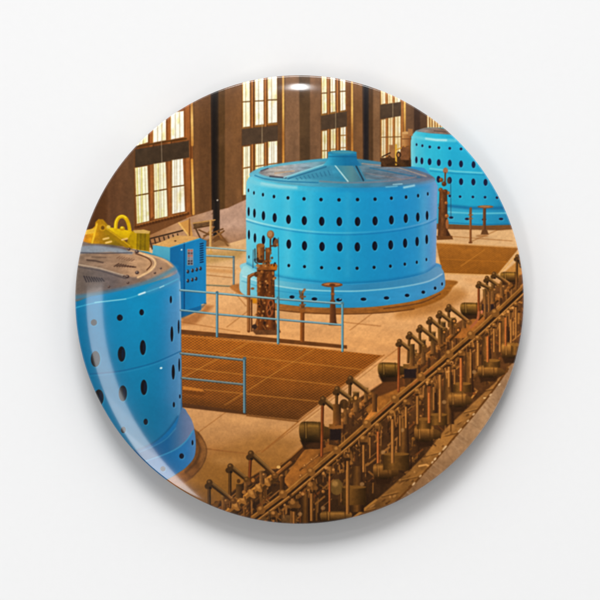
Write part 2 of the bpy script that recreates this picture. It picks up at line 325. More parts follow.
line(sm([(412, 136), (422, 138.4), (436, 140), (455, 140.6)]), 3, (110, 196, 222), None, soft=1.4, alpha=.7, clip=CM3); line([(426, 138.6), (436, 140), (446, 140.2)], 1.8, (200, 230, 240), None, soft=1.2, alpha=.8)
line([(430, 168.6), (455, 171.4), (482, 173)], 1.6, (126, 204, 226), None, soft=.9, alpha=.75, clip=CM3); line([(430, 171), (455, 173.6), (490, 175)], 1, (18, 112, 160), None, soft=.7, alpha=.5, clip=CM3)
line([(440, 205), (470, 208), (512, 208)], 3, (18, 98, 148), None, soft=1.6, alpha=.7)
for row, a, b in (([(416.5, 144.7), (422.3, 145.8), (429.7, 147), (438.8, 147.8), (449.7, 148.4), (461, 149)], 1.35, 1.35), ([(416.3, 160), (421.8, 161), (429.5, 161.8), (438.7, 162.7), (449.7, 163.3), (461, 164), (473.5, 164.7)], 1.9, 3.4), ([(429, 178), (438.5, 179.4), (449.7, 180.4), (461, 181.7), (473.3, 182), (485.5, 182.4)], 2.0, 3.4), ([(449.7, 196), (460, 196.7), (472.8, 197), (485, 197.3), (497, 197.7)], 1.3, 1.25)):
    for x, y in row: hole(x, y, a * min(1, .45 + (x - 411) / 36), b, GEN3, deep=(34, 30, 60), lit=.3)
for x, y in ((451, 217.6), (467, 219), (484, 219.6), (501, 219)): hole(x, y, 2.2, 1.2, br3, deep=(40, 34, 60), lit=.3)

# middle generator
poly(sm([(237, 284), (242, 296), (262, 306), (300, 312.6), (342, 314), (384, 312.6), (414, 309), (440, 300), (452, 288), (448, 280), (342, 284)], closed=True), gx_([(240, (176, 116, 62)), (330, (150, 98, 50)), (452, (160, 104, 44))]), BASEPAD, soft=1.2, tex=(.18, 8, 2))
poly(sm([(438, 296), (456, 288), (466, 296), (440, 312), (400, 318), (400, 310)], closed=True), (150, 94, 34), None, soft=5, alpha=.5)
line(sm([(268, 308.6), (300, 312.4), (342, 314), (384, 312.6), (414, 309)]), 1.1, (98, 60, 28), None, alpha=.8)
line(sm([(384, 308.6), (420, 303), (440, 294)]), 1.4, (96, 62, 36), None, alpha=.7)
GEN2 = part('printed_generator')
def genshade(cx, hw, stops, y0, y1, kt=1.06, kb=.95):
    f = ramp(stops, lambda X, Y: (X - cx) / hw)
    return lambda X, Y: f(X, Y) * (kt + (kb - kt) * np.clip((Y - y0) / (y1 - y0), 0, 1))[..., None]
S2 = [(-1.05, (128, 196, 222)), (-.97, (110, 190, 220)), (-.88, (92, 188, 222)), (-.7, (64, 178, 218)), (-.45, (46, 170, 214)), (-.2, (38, 158, 206)), (0, (30, 148, 198)), (.3, (26, 138, 191)), (.6, (30, 134, 190)), (.8, (46, 138, 192)), (.9, (74, 140, 194)), (.97, (116, 150, 198)), (1.05, (104, 138, 184))]
br = part('base_ring', GEN2)
poly(sm([(241, 271), (239.8, 280), (241, 292), (256, 299), (280, 303.8), (310, 307), (342, 307.8), (370, 307), (396, 304), (416, 300.4), (432, 295), (444, 288), (444.6, 277), (442, 270), (430, 262), (342, 258), (250, 262)], closed=True), genshade(342, 100, [(-1, (150, 204, 224)), (-.8, (100, 184, 216)), (-.5, (64, 168, 212)), (0, (44, 146, 198)), (.5, (54, 146, 200)), (.85, (70, 146, 200)), (1, (90, 140, 186))], 270, 308, 1.0, .96), br, tex=(.05, 20, 5))
# ring top ledge and its lit edge
poly(sm([(246, 266), (262, 276), (290, 282), (342, 285), (390, 281), (420, 275), (436, 267), (443, 270.4), (441, 275), (428, 281), (400, 286.4), (370, 289.6), (342, 290.6), (300, 288.6), (266, 283), (246, 276), (241, 272)], closed=True), gx_([(241, (168, 214, 230)), (270, (120, 190, 216)), (320, (60, 150, 196)), (360, (52, 132, 178)), (410, (64, 136, 182)), (443, (110, 150, 190))]), None, soft=.7)
line(sm([(243, 276), (266, 283.6), (300, 289.2), (342, 291.2), (372, 290.2), (402, 286.8), (428, 281.4), (442, 274)]), 1.5, gx_([(243, (196, 226, 236)), (330, (140, 198, 222)), (400, (130, 186, 216)), (442, (160, 186, 214))]), None, alpha=.85)
line(sm([(242, 281), (266, 288.6), (300, 293.6), (342, 295.4)]), 1, (30, 120, 168), None, alpha=.35)
cas = [(246, 190), (246.6, 182), (249, 177.4), (262, 168), (342, 158), (424, 168), (434, 178.6), (437.6, 186), (436.6, 225), (435.6, 266)]
low = [(p[0], p[1]) for p in sm([(435.6, 266), (426, 272.6), (408, 277.6), (384, 281.4), (360, 283.2), (338, 283.6), (312, 281.8), (286, 278.4), (264, 272.6), (246.4, 264)])]
casP = cas + low
CM2 = mask(casP, .6)
poly(casP, genshade(342, 96, S2, 180, 284, 1.03, 1.0), GEN2, soft=.6, tex=(.035, 30, 30))
line(low, 3.2, (16, 92, 142), None, soft=2.2, alpha=.5, clip=CM2)
line([(x, y + 3) for x, y in sm([(246, 216), (262, 220.6), (290, 226), (316, 229), (342, 230), (370, 229), (400, 225.6), (424, 220), (437, 214)])], 1.6, gx_([(246, (196, 232, 242)), (280, (140, 208, 232)), (330, (80, 180, 216)), (380, (48, 146, 200)), (437, (110, 156, 204))]), None, soft=.8, alpha=.85, clip=CM2)
line([(x, y + 4.8) for x, y in sm([(246, 216), (262, 220.6), (290, 226), (316, 229), (342, 230), (370, 229), (400, 225.6), (424, 220), (437, 214)])], 1.1, (18, 104, 160), None, soft=.7, alpha=.5, clip=CM2)
line([(263, 240), (330, 245)], .5, (90, 190, 224), None, alpha=0)
for x0, x1, a in ((284, 292, .16), (306, 314, .12), (345, 350, .08), (420, 428, .12)): rect(x0, 190, x1, 276, (190, 226, 240), None, soft=5, alpha=a, clip=CM2)
# lid
lid2 = part('lid', GEN2)
lidP = sm([(250, 176), (256, 169.6), (270, 165.4), (300, 161), (342, 158), (384, 162.6), (412, 168.6), (430, 175), (435, 180.4), (424, 184), (400, 186.6), (370, 188), (340, 188), (300, 186), (272, 182.4)], closed=True)
poly(lidP, ramp([(0, (104, 176, 206)), (.25, (96, 164, 194)), (.5, (56, 136, 172)), (.75, (84, 120, 146)), (1, (120, 118, 130))], lambda X, Y: (X - 250) / 185), lid2, soft=.8, tex=(.12, 14, 4))
LM = mask(lidP, .6)
poly(sm([(259, 172.6), (272, 167.4), (300, 163.6), (322, 161.6), (324, 164), (300, 172), (284, 177.6), (268, 176.6)], closed=True), gx_([(259, (142, 142, 144)), (276, (182, 172, 162)), (296, (156, 164, 168)), (322, (112, 152, 174))]), lid2, soft=1, tex=(.2, 9, 2), clip=LM)
line([(261, 171), (268, 168.6)], 1.4, (70, 66, 74), None, alpha=.7); line([(270, 176.4), (286, 178)], 1.6, (58, 62, 76), None, alpha=.8); line([(275, 173.4), (294, 171)], 1.2, (206, 166, 130), None, alpha=.7)
line([(284, 177.6), (328, 163.4)], 1.3, (150, 200, 222), None, alpha=.9); line([(288, 178.8), (326, 167)], 1.6, (44, 104, 140), None, alpha=.8)
poly([(292, 178.6), (330, 166.4), (336, 180.6)], (62, 132, 166), None, soft=1, alpha=.6)
for k in range(9): line([(296 + 4 * k, 178 - .9 * k), (298 + 4 * k, 180 - .6 * k)], .8, (40, 96, 130), None, alpha=.6)
poly([(334, 165), (352, 165), (362, 181), (347, 182.4)], gx_([(334, (60, 136, 166)), (352, (92, 136, 150)), (362, (70, 112, 136))]), None, soft=.6)
line([(334.6, 165), (348, 181.6)], 1.1, (190, 222, 230), None); line([(356, 166), (363.4, 180.6)], 1.5, (34, 54, 70), None, alpha=.85)
poly([(358, 164.6), (384, 164), (426, 178), (400, 180.4), (366, 179.6)], ramp([(0, (100, 128, 144)), (.5, (112, 122, 132)), (1, (102, 114, 134))], lambda X, Y: (X - 358) / 66), None, soft=.9, tex=(.22, 10, 2))
line([(362, 163.6), (398, 167.6), (426, 176.4)], 1.2, (172, 150, 134), None, alpha=.8); line([(370, 168), (420, 177.6)], 1.3, (50, 110, 150), None, alpha=.8); line([(366, 173.4), (400, 178.8)], 1.2, (150, 132, 126), None, alpha=.45)
line(sm([(320, 181.4), (345, 182.8), (372, 182.2), (396, 180.4), (416, 176.8)]), 1.6, (150, 130, 128), None, soft=.8, alpha=.6)
line(sm([(255, 175.6), (266, 179), (286, 181.4), (318, 182.8)]), 1.1, (32, 112, 156), None, alpha=.8)
# rolled shoulder below the lid
line(sm([(248, 180), (262, 184.4), (290, 188), (320, 189.6), (345, 190), (376, 189.4), (404, 187), (424, 184), (436, 180.4)]), 4.6, gx_([(248, (120, 196, 224)), (275, (126, 198, 226)), (300, (84, 182, 218)), (340, (30, 140, 192)), (400, (40, 130, 186)), (436, (110, 150, 196))]), None, soft=1.6, alpha=.7, clip=CM2)
line([(262, 183.6), (280, 186.4), (296, 187.6)], 2.2, (186, 218, 234), None, soft=2.2, alpha=.7); line([(386, 187.2), (397, 186.2)], 1, (150, 200, 226), None, soft=.9, alpha=.7); line([(404, 187.6), (414, 185.6)], 1.8, (180, 214, 234), None, soft=1.1, alpha=.85)
line([(393, 184.6), (402, 184)], 1, (170, 210, 230), None, alpha=.8)
hub = part('lid_hub', GEN2)
poly([(328, 153), (356.4, 153), (357, 160), (362, 166), (323, 165.4), (327.6, 160)], gx_([(323, (84, 172, 204)), (332, (40, 140, 182)), (345, (22, 112, 156)), (357, (30, 112, 158)), (362, (60, 130, 170))]), hub, tex=(.07, 6, 6))
ell(342.2, 152.8, 14.6, 2.3, (44, 130, 168), hub); ell(342.2, 152.3, 11.6, 1.2, (80, 146, 168), None, alpha=.8); line([(329, 156.6), (356, 156.8)], .9, (16, 84, 126), None, alpha=.6)
rowA = [(248.5, 190.5), (254, 193), (263, 194.8), (274, 196.7), (288, 198), (304, 199), (321, 199.7), (339, 200), (357.5, 199.7), (375, 199.3), (391.3, 198.3), (406, 197.2), (418, 195.8), (427.7, 194)]
rowB = [(248.7, 211.7), (254.5, 213.3), (263.5, 215.8), (274.7, 217.8), (288.5, 219.5), (304.3, 220.7), (321.7, 221.4), (339.3, 221.7), (357.5, 221.7), (375, 221), (391.3, 220), (405.7, 218.5), (417.7, 217.2), (427, 215.6)]
rowC = [(249, 234.7), (255, 238), (263.5, 240), (274.6, 242.2), (288.8, 244.2), (304.5, 245.8), (322, 246.7), (339.7, 247), (357.3, 247), (374.7, 246), (390.6, 245), (405, 243.2), (417, 241.6), (426.6, 239.5)]
rowD = [(249, 257), (255, 260), (263.5, 262), (275, 264), (288.8, 265.6), (304.5, 266.7), (321.6, 267.7), (339, 268.3), (357, 268.3), (374, 267.4), (390.3, 266.2), (404.7, 264.2), (416.7, 262.3), (426.3, 259.6)]
for row, a, b in ((rowA, 1.75, 1.75), (rowB, 2.75, 4.5), (rowC, 2.75, 4.6), (rowD, 1.6, 1.6)):
    for x, y in row:
        f = math.sqrt(max(.08, 1 - ((x - 341) / 97) ** 2)); f = max(.36, f)
        hole(x, y, a * f, b, GEN2, lit=.35 if x > 300 else .55)
for x, y in ((292, 297), (314.4, 299), (339, 299.8), (363.4, 299.2), (386.4, 298), (407, 295.4), (423.2, 292.2), (435, 288.2), (442, 284)):
    f = math.sqrt(max(.05, 1 - ((x - 342) / 104) ** 2)); hole(x, y, 2.9 * f, 1.6, br, lit=.4)
ell(340, 299, 1, .4, (180, 220, 236), None)

# near generator on the left, cut by the badge's edge
poly(sm([(196, 430), (204, 440), (207, 453), (202, 467), (192, 478), (180, 485), (150, 498), (130, 470), (180, 425)], closed=True), ramp([(0, (150, 100, 52)), (.6, (120, 80, 44)), (1, (150, 104, 60))], lambda X, Y: (X - 180) / 27), BASEPAD, soft=1, tex=(.15, 5, 5))
line(sm([(198, 432), (205, 443), (206.6, 453), (202, 466), (192, 477)]), 1.2, (92, 62, 34), None, alpha=.5); line(sm([(197, 440), (200, 450), (196, 462), (186, 472)]), 2.6, (84, 58, 36), None, soft=1.3, alpha=.6)
GEN1 = part('printed_generator')
br1 = part('base_ring', GEN1)
poly(sm([(180, 408), (188, 414), (193, 424), (195.8, 440), (194.6, 456), (187, 466.4), (178, 473), (168, 479), (150, 487), (110, 480), (100, 440), (150, 420)], closed=True), ramp([(0, (12, 98, 150)), (.6, (20, 108, 164)), (.85, (50, 118, 176)), (1, (86, 128, 180))], lambda X, Y: (X - 130) / 66), br1, tex=(.04, 12, 12))
poly(sm([(181, 408), (188, 414), (193.4, 425), (192.4, 432), (180, 447), (163, 455), (140, 463), (130, 455), (155, 446), (175, 428)], closed=True), ramp([(0, (14, 92, 140)), (.5, (22, 98, 150)), (.8, (96, 118, 156)), (1, (128, 132, 160))], lambda X, Y: (X - 140) / 54), None, soft=.8)
line(sm([(193, 431), (186, 441), (176, 449), (163, 455), (146, 461)]), 1.2, (64, 150, 196), None, alpha=.8); line(sm([(176, 428), (166, 439), (154, 446), (140, 452)]), 1, (70, 140, 180), None, alpha=.6)
c1 = [(70, 280), (110, 246), (148, 252), (168, 259.6), (176, 267), (180, 276), (181, 290), (181.4, 340), (182, 400), (182.4, 407)] + sm([(182.4, 407), (178, 417), (168, 431), (154, 443), (136, 451), (116, 455), (70, 440)])
poly(c1, (lambda f: lambda X, Y: f(X, Y) * (1.04 - .2 * np.clip((Y - 290) / 165, 0, 1))[..., None])(ramp([(76, (2, 112, 158)), (100, (4, 124, 172)), (130, (6, 132, 182)), (146, (8, 131, 180)), (156, (18, 129, 179)), (166, (38, 130, 182)), (176, (68, 138, 188)), (180, (96, 152, 200)), (182, (56, 108, 156))], lambda X, Y: X)), GEN1, soft=.6, tex=(.04, 24, 24))
CM1 = mask(c1)
poly([(166, 300), (181, 300), (182, 400), (176, 412), (166, 400)], (110, 136, 186), None, soft=7, alpha=.28, clip=CM1)
line(sm([(181, 351), (168, 357), (150, 364), (120, 371), (90, 374)]), 1, (8, 84, 132), None, alpha=.6, clip=CM1); line(sm([(181, 353), (168, 359), (150, 366), (120, 373), (90, 376)]), .8, (84, 150, 196), None, alpha=.35, clip=CM1)
line(sm([(178, 417), (168, 431), (154, 443), (136, 451), (116, 455)]), 2.4, (6, 70, 112), None, soft=1.6, alpha=.55, clip=CM1)
lid1 = part('lid', GEN1)
l1 = sm([(70, 244), (92, 243.6), (113, 245), (132, 249), (150, 254), (165, 259), (174, 265.4), (177.6, 272), (172, 276), (160, 280), (145, 284.6), (128, 289), (110, 293), (92, 296), (70, 298)], closed=True)
poly(l1, ramp([(0, (120, 106, 96)), (.35, (112, 100, 96)), (.7, (150, 122, 102)), (.9, (186, 148, 116)), (1, (140, 140, 164))], lambda X, Y: (X - 76) / 104), lid1, soft=1, tex=(.14, 14, 5))
LM1 = mask(l1)
poly(sm([(76, 247), (100, 247), (126, 251), (146, 257), (153, 263), (150, 270), (136, 277), (120, 274), (98, 268), (76, 264)], closed=True), ramp([(0, (140, 118, 100)), (.5, (166, 134, 108)), (1, (206, 162, 122))], lambda X, Y: (X - 80) / 74), lid1, soft=1, tex=(.16, 9, 3))
poly([(76, 246), (96, 245.4), (118, 248), (134, 252), (132, 254.4), (110, 252), (76, 254)], (142, 154, 166), None, soft=1.2, alpha=.8, clip=LM1)
line(sm([(140, 253), (152, 258), (155.4, 264), (150, 271), (138, 277.4)]), 2, (238, 194, 146), None, soft=.8, alpha=.95); line(sm([(136, 253.6), (148, 258.4), (151.6, 264), (147, 270)]), 1.2, (84, 52, 34), None, alpha=.8)
line([(76, 252.6), (104, 253.4), (132, 252.8)], 1.2, (72, 66, 72), None, alpha=.65); line([(76, 264), (100, 268.4), (128, 276.6)], 1.4, (190, 168, 146), None, alpha=.8); line([(76, 266.4), (100, 270.6), (126, 278.6)], 1.2, (82, 74, 74), None, alpha=.6)
line(sm([(128, 250), (150, 255.4), (164, 260), (173, 267)]), 1.6, (232, 186, 138), None, soft=.9, alpha=.7)
poly(sm([(150, 286), (166, 279), (178, 272), (179, 280), (160, 290), (140, 296)], closed=True), (110, 140, 178), None, soft=3, alpha=.45)
vs = part('lid_slot', GEN1)
for k in range(8): line([(84 + 2.5 * k, 276.2 + .3 * k), (86.6 + 2.5 * k, 281.8 - .1 * k)], 1.1, (52, 46, 50), vs, alpha=.9)
for k in range(8): line([(114.4 + 2.6 * k, 266.4 + .1 * k), (119 + 2.4 * k, 263.6 + .5 * k)], 1.1, (74, 52, 42), vs, alpha=.85)
for k in range(7): line([(117 + 2.4 * k, 258.2 + .5 * k), (120 + 2.4 * k, 256.4 + .5 * k)], .8, (110, 80, 62), None, alpha=.7)
line([(87, 260), (96, 261), (103, 262.6)], 1.6, (76, 58, 50), None, alpha=.7); line([(92, 257), (106, 257.6)], 1, (96, 76, 64), None, alpha=.6)
for x, y, r in ((129, 249.2, 1.7), (137, 251.6, 2), (137.2, 272.6, 2), (127.4, 276.6, 2), (109, 286.8, 1.3), (128, 282.8, 1.4), (155, 273, 1.2), (161, 268.4, 1.1), (124, 276, 1)): ell(x, y, r, r * .85, (78, 60, 56), part('lid_bolt', GEN1)); ell(x - .4, y - .5, r * .4, r * .35, (200, 180, 160), None, alpha=.7)
# rolled shoulder and lip glints
line(sm([(72, 298), (94, 295), (112, 292), (130, 288), (148, 282.4), (164, 275), (176, 268)]), 4.2, (40, 132, 188), None, soft=2.4, alpha=.55)
line(sm([(76, 307.6), (95, 303), (125, 299), (143, 293.4), (163, 286), (178, 279)]), 1.1, (90, 176, 216), None, soft=.7, alpha=.75, clip=CM1)
line([(139, 294.6), (145, 292.4)], 1.6, (220, 238, 246), None, soft=.7); line([(95, 302.4), (126, 299)], 1, (170, 214, 234), None, alpha=.7); line([(160, 287.6), (164, 285.8)], 1, (190, 222, 240), None, alpha=.8)
line([(180, 282), (180.8, 320)], 1.1, (150, 184, 220), None, alpha=.7)
for x, y, rx, ry in ((94, 322.5, 2.9, 3), (120, 317.7, 2.9, 3.1), (141.8, 312.3, 2.2, 3), (171, 299.6, 1, 3.6), (95.5, 359, 4.5, 7.8), (121.7, 354, 3.7, 7.6), (143, 347.5, 2.9, 7.4), (172, 334, 1.35, 7.6), (178.8, 326.8, .8, 7), (99, 397.5, 4.6, 8), (123, 393.3, 4, 7.8), (144, 387.3, 3.2, 7.6), (173.4, 372, 1.5, 7.4), (179.4, 365, .8, 6.6), (123.4, 430, 2.3, 3), (145.8, 421.7, 2.1, 3), (174, 404.6, 1, 2.6), (101, 436, 2.2, 2.6), (180, 396.4, .7, 2)):
    hole(x, y, rx, ry, GEN1, deep=(18, 10, 16), lit=.25)
for x, y, rx, ry in ((181.7, 456, 2.3, 2.7), (192.6, 442.6, .9, 2.6), (163, 468.8, 2.4, 2.4)): hole(x, y, rx, ry, br1, deep=(22, 18, 30), lit=.3)
ell(161.2, 368, 1.3, .9, (226, 240, 246), None, rot=-.3)

# ---- front railing over the grating
RF = part('printed_railing')
rail([(181, 353.4), (245, 360.2)], 2.6, RF, (128, 142, 142)); rail([(182, 378), (244.6, 384.6)], 2.3, RF, (128, 138, 134)); railpost(244.6, 358.4, 412, 3.0, RF, (118, 148, 160))

# ---- valve stands standing on the floor
def knobby(lab, pts, cols):
    for (x, y, r), c in zip(pts, cols * 9): ell(x, y, r, r, c, lab); ell(x - .3 * r, y - .35 * r, r * .45, r * .4, sh(c, 1.5), None, alpha=.7)
BRN = (116, 68, 30)
V1 = part('printed_valve_stand')
poly([(256.4, 320), (274.6, 320), (281, 332), (276, 335), (256, 334.6), (252.6, 331)], (112, 74, 44), V1, tex=(.2, 3, 3))
poly([(256.8, 268), (274.4, 268), (274.8, 300), (275.6, 330), (256, 330), (257.4, 300)], gx_([(256, (150, 92, 44)), (260, (112, 64, 28)), (264, (84, 48, 24)), (269, (128, 74, 34)), (275, (74, 44, 24))]), V1, tex=(.22, 3, 5))
line(sm([(248.8, 331), (248.8, 282), (250, 276.6), (254, 274.4), (259, 274)]), 3.2, (120, 74, 38), V1); line(sm([(248.2, 330), (248.2, 282), (249.6, 276), (254, 273.6)]), 1, (184, 126, 74), V1, alpha=.9); line([(251.6, 300), (251.8, 331)], 1.4, (92, 56, 30), V1)
rect(256.6, 246, 264.6, 261, gx_([(256, (96, 60, 30)), (259, (176, 118, 60)), (264.6, (92, 54, 26))]), V1, tex=(.2, 2, 2)); ell(260.6, 245.6, 4, 2.2, (150, 100, 52), V1); ell(260.6, 261.4, 4, 1.8, (84, 50, 26), V1)
line([(255, 249), (255.2, 262), (258, 264)], .9, (60, 40, 28), V1); line([(253.4, 250), (253, 268)], .6, (64, 64, 66), V1); line([(266, 248), (266, 262)], .9, (72, 46, 28), V1)
line([(268, 252), (267.6, 266)], 4.6, (116, 70, 34), V1); ell(268.6, 250.4, 3, 2.8, (134, 84, 42), V1); line([(270.6, 238), (270.4, 250)], 1.6, (92, 60, 34), V1)
ell(270.6, 234.6, 3.6, 4.2, (142, 96, 58), V1); ell(270, 233.8, 2.4, 3, (176, 134, 92), V1); ell(275.8, 243, 2.4, 4.4, (112, 80, 56), V1, rot=.25); ell(277.4, 245, 1.4, 1.6, (164, 112, 62), V1); line([(271, 246), (276, 246)], 1.6, (92, 60, 34), V1)
poly([(258, 264.6), (276, 263.6), (277.6, 266), (276.6, 270.4), (258.6, 270.6)], (140, 86, 40), V1, tex=(.2, 2, 2)); line([(258, 270.8), (275, 270.6)], .9, (62, 38, 20), V1)
poly([(270, 264.4), (277, 264.6), (277, 270), (271, 269)], (184, 110, 34), V1); ell(259, 275, 3.2, 3, (132, 82, 40), V1); ell(256.2, 274.4, 2, 2.6, (96, 58, 28), V1)
for y in (279, 285, 291, 297): ell(258.6, y, 1.7, 1.5, (150, 96, 48), V1)
ell(270.2, 308, 3.8, 9.4, (148, 84, 46), V1, rot=.12); ell(270.2, 308, 2.3, 7.4, (78, 46, 28), V1, rot=.12); line([(267, 312), (273.6, 304)], 1, (164, 98, 54), V1); line([(268.4, 302), (272, 314)], 1, (164, 98, 54), V1)
poly([(252, 297.6), (257, 298), (256.6, 303), (253, 303.4)], (206, 136, 34), V1); ell(252.6, 288.6, 1.8, 1.2, (140, 92, 50), V1); ell(254.6, 326.6, 2.6, 2.4, (66, 46, 36), V1)
knobby(V1, [(262, 272, 1.6), (267, 273, 1.4), (263, 300, 1.8), (266, 262, 1.3), (272, 258, 1.2), (275, 278, 1.3), (259, 312, 1.5), (264, 318, 1.4), (261.4, 255, 1.2)], [(150, 96, 48), (98, 60, 30), (128, 80, 40)])
line([(278.4, 238), (278.8, 298)], .7, (52, 66, 72), V1, alpha=.8)
rs = random.Random(3)
for k in range(70):
    x = rs.uniform(257, 275); y = rs.uniform(264, 331)
    c = rs.choice([(186, 126, 70), (64, 38, 22), (46, 30, 20), (150, 96, 48), (96, 58, 30), (206, 150, 90)])
    if rs.random() < .5: r = rs.uniform(.5, 1.4); ell(x, y, r, r * 1.1, c, V1, alpha=.8)
    else: line([(x, y), (x + rs.uniform(-2.4, 2.4), y + rs.uniform(1, 5))], rs.uniform(.5, 1.2), c, V1, alpha=.8)
for k in range(26):
    x = rs.uniform(256, 272); y = rs.uniform(248, 268); r = rs.uniform(.5, 1.5)
    ell(x, y, r, r * 1.2, rs.choice([(176, 118, 64), (70, 44, 26), (120, 76, 38), (52, 36, 26)]), V1, alpha=.75)
V2 = part('printed_valve_stand')
line([(302.4, 306), (302.2, 340)], 4.2, gx_([(300, (176, 110, 52)), (302, (138, 82, 36)), (304.4, (100, 60, 28))]), V2); line([(302.4, 292), (302.4, 308)], 2.4, (110, 74, 44), V2)
for y in (297, 301, 305, 309): line([(299.8, y), (305.2, y - .4)], 1.5, (128, 92, 62), V2)
line([(303, 292), (304.6, 289.6)], 2.4, (152, 112, 78), V2); line([(299.6, 291), (301, 298)], 1.4, (122, 88, 60), V2); ell(302.4, 310.6, 3, 2, (150, 94, 44), V2)
HW = part('printed_handwheel')
poly([(330.2, 300), (335, 300), (336.4, 322), (338, 325.4), (328.4, 325.4), (329.6, 322)], gx_([(329, (140, 88, 48)), (332, (108, 66, 36)), (337, (76, 48, 30))]), HW); line([(332.6, 286), (332.6, 302)], 3, (116, 74, 42), HW)
ell(332, 284.8, 10.6, 2.4, (128, 78, 42), HW); ell(332, 284.2, 8.4, 1.3, (176, 118, 72), HW); ell(332.2, 285, 3, 1.4, (104, 62, 34), HW); ell(332.6, 294, 2.2, 1, (150, 96, 54), HW)
# main blue railing
RM = part('printed_railing')
rail([(180.6, 290.2), (217, 293.4), (278, 299), (343, 303.8)], 2.1, RM, (136, 172, 184)); rail([(181, 310.2), (217, 314.2), (278, 319.4), (342.6, 325)], 2.0, RM, (130, 164, 176))
railpost(217.2, 292.4, 336.4, 2.4, RM, (120, 164, 186)); railpost(278.2, 297.8, 343, 2.6, RM, (126, 174, 194)); railpost(342.4, 303, 351, 2.3, RM, (124, 178, 200))
# far valve stand, post and handwheel before the right generator
V3 = part('printed_valve_stand')
poly([(439.4, 190), (447, 190), (447.6, 230), (451.6, 237.4), (440, 239), (437.6, 237)], gx_([(438, (84, 52, 30)), (442, (124, 80, 44)), (447, (78, 48, 28)), (452, (110, 76, 44))]), V3, tex=(.25, 2, 5))
ell(445.4, 170.6, 2.5, 3, (156, 112, 84), V3); line([(445.2, 173), (445, 182)], 1.6, (108, 70, 42), V3); ell(448.6, 180.6, 1.6, 3.2, (84, 66, 60), V3)
knobby(V3, [(441, 180, 2.2), (444, 184, 2.4), (448, 193, 1.8), (440.6, 190, 2.2), (445, 192, 2.6), (446, 203, 1.6), (442, 200, 1.5), (439.6, 208, 1.4), (446.6, 216, 2)], [(122, 78, 42), (94, 58, 32), (150, 98, 54)])
line([(450.6, 184), (450.8, 216)], .6, (60, 66, 80), V3, alpha=.8); ell(447, 224, 1.6, 5, (160, 104, 62), V3); poly([(436.4, 236), (452, 236), (453, 239.4), (437, 240)], (112, 72, 38), V3)
V4 = part('printed_valve_stand'); line([(470.4, 212), (470.4, 242)], 2.2, gx_([(469, (170, 112, 62)), (471.8, (104, 64, 36))]), V4); line([(470.6, 208.6), (470.4, 214)], 2.6, (130, 92, 60), V4); ell(470.4, 242.6, 2, .9, (120, 76, 40), V4)
for y in (215, 218.6): line([(468.6, y), (472.4, y)], 1.1, (150, 104, 66), V4)
HW2 = part('printed_handwheel'); line([(484.4, 208), (484.2, 233)], 3, gx_([(482.6, (132, 88, 52)), (486, (88, 56, 36))]), HW2); ell(485.4, 206.8, 8, 1.5, (140, 96, 62), HW2); ell(485, 206.4, 5.6, .8, (168, 124, 84), HW2); poly([(482, 230), (487, 230), (488.6, 234.6), (480.6, 234.6)], (110, 74, 44), HW2)
ell(482, 236, 6, 1.2, (150, 100, 56), None, soft=1, alpha=.6)
# plant seen between the middle and right generators
FAR = part('printed_tank')
rect(402, 133, 410.6, 146, gx_([(402, (196, 148, 96)), (406, (176, 124, 76)), (410.6, (132, 90, 56))]), FAR); ell(406.4, 133, 4.6, 1.4, (206, 160, 108), FAR); rect(408, 129, 412.6, 136, (166, 120, 78), FAR); line([(402, 139), (411, 139)], .8, (116, 78, 48), FAR)
poly([(381, 160), (390, 156), (398, 161), (404, 158), (411, 160), (411, 167), (381, 167)], (76, 52, 32), FAR, tex=(.35, 3, 3)); rect(389, 145, 394, 158, (160, 116, 76), FAR); rect(400.6, 147, 409, 160, (124, 84, 54), FAR, tex=(.2, 3, 3))
line([(396, 145), (396, 164.6)], 1.7, (226, 176, 74), FAR); line([(389, 156), (396, 163), (404, 165)], 1.6, (84, 58, 32), FAR); line([(396, 150), (401, 148)], 1.2, (206, 152, 66), FAR); ell(398.6, 155, 2.4, 3.4, (62, 42, 28), FAR); ell(398.4, 155, 1.2, 2, (176, 128, 78), FAR); line([(382, 157), (390, 153)], 1.2, (60, 42, 30), FAR)

# ---- machine row: gate gear, motors, levers and posts marching up to the right
PIT = part('printed_pit')
bandP = [(196, 512), (222, 500), (244, 482), (262, 470), (284, 468), (304, 446), (328, 430), (350, 404), (380, 384), (404, 372), (414, 356), (436, 342), (452, 326), (474, 312), (486, 294), (504, 280), (530, 272), (530, 400), (430, 530), (196, 530)]
poly(bandP, gy_([(280, (98, 68, 38)), (380, (78, 53, 29)), (470, (58, 41, 25)), (530, (48, 35, 23))]), PIT, soft=1.2, tex=(.3, 6, 6))
LEDGE = part('printed_ledge')
poly([(340, 530), (362, 512), (400, 479), (424, 456), (446, 428), (474, 402), (500, 378), (524, 350), (530, 380), (440, 500), (380, 530)], gx_([(350, (92, 68, 38)), (400, (120, 89, 46)), (450, (140, 104, 56)), (520, (134, 100, 56))]), LEDGE, soft=.9, tex=(.22, 9, 6))
for x, y in ((366, 514), (388, 498), (408, 482), (430, 458), (448, 438), (470, 414), (492, 392)): line([(x - 6, y - 1), (x + 10, y - 5)], 1.2, (78, 56, 28), LEDGE, alpha=.6); line([(x - 6, y - 2.2), (x + 9, y - 6)], .7, (176, 132, 70), LEDGE, alpha=.5)
for k in range(60):
    t = random.random(); x = 365 + 150 * t + random.uniform(-6, 6); y = 516 - 146 * t + random.uniform(-9, 9)
    ell(x, y, random.uniform(1, 3.4), random.uniform(.5, 1.4), random.choice([(160, 116, 56), (92, 64, 28), (70, 48, 24), (176, 136, 84)]), None, alpha=.6, rot=-.6)
stick([(352, 519), (376, 500)], 2.4, (150, 112, 56), LEDGE); stick([(403, 468), (412, 458)], 2, (168, 122, 60), LEDGE); stick([(470, 400), (476, 392)], 1.8, (168, 122, 60), LEDGE)
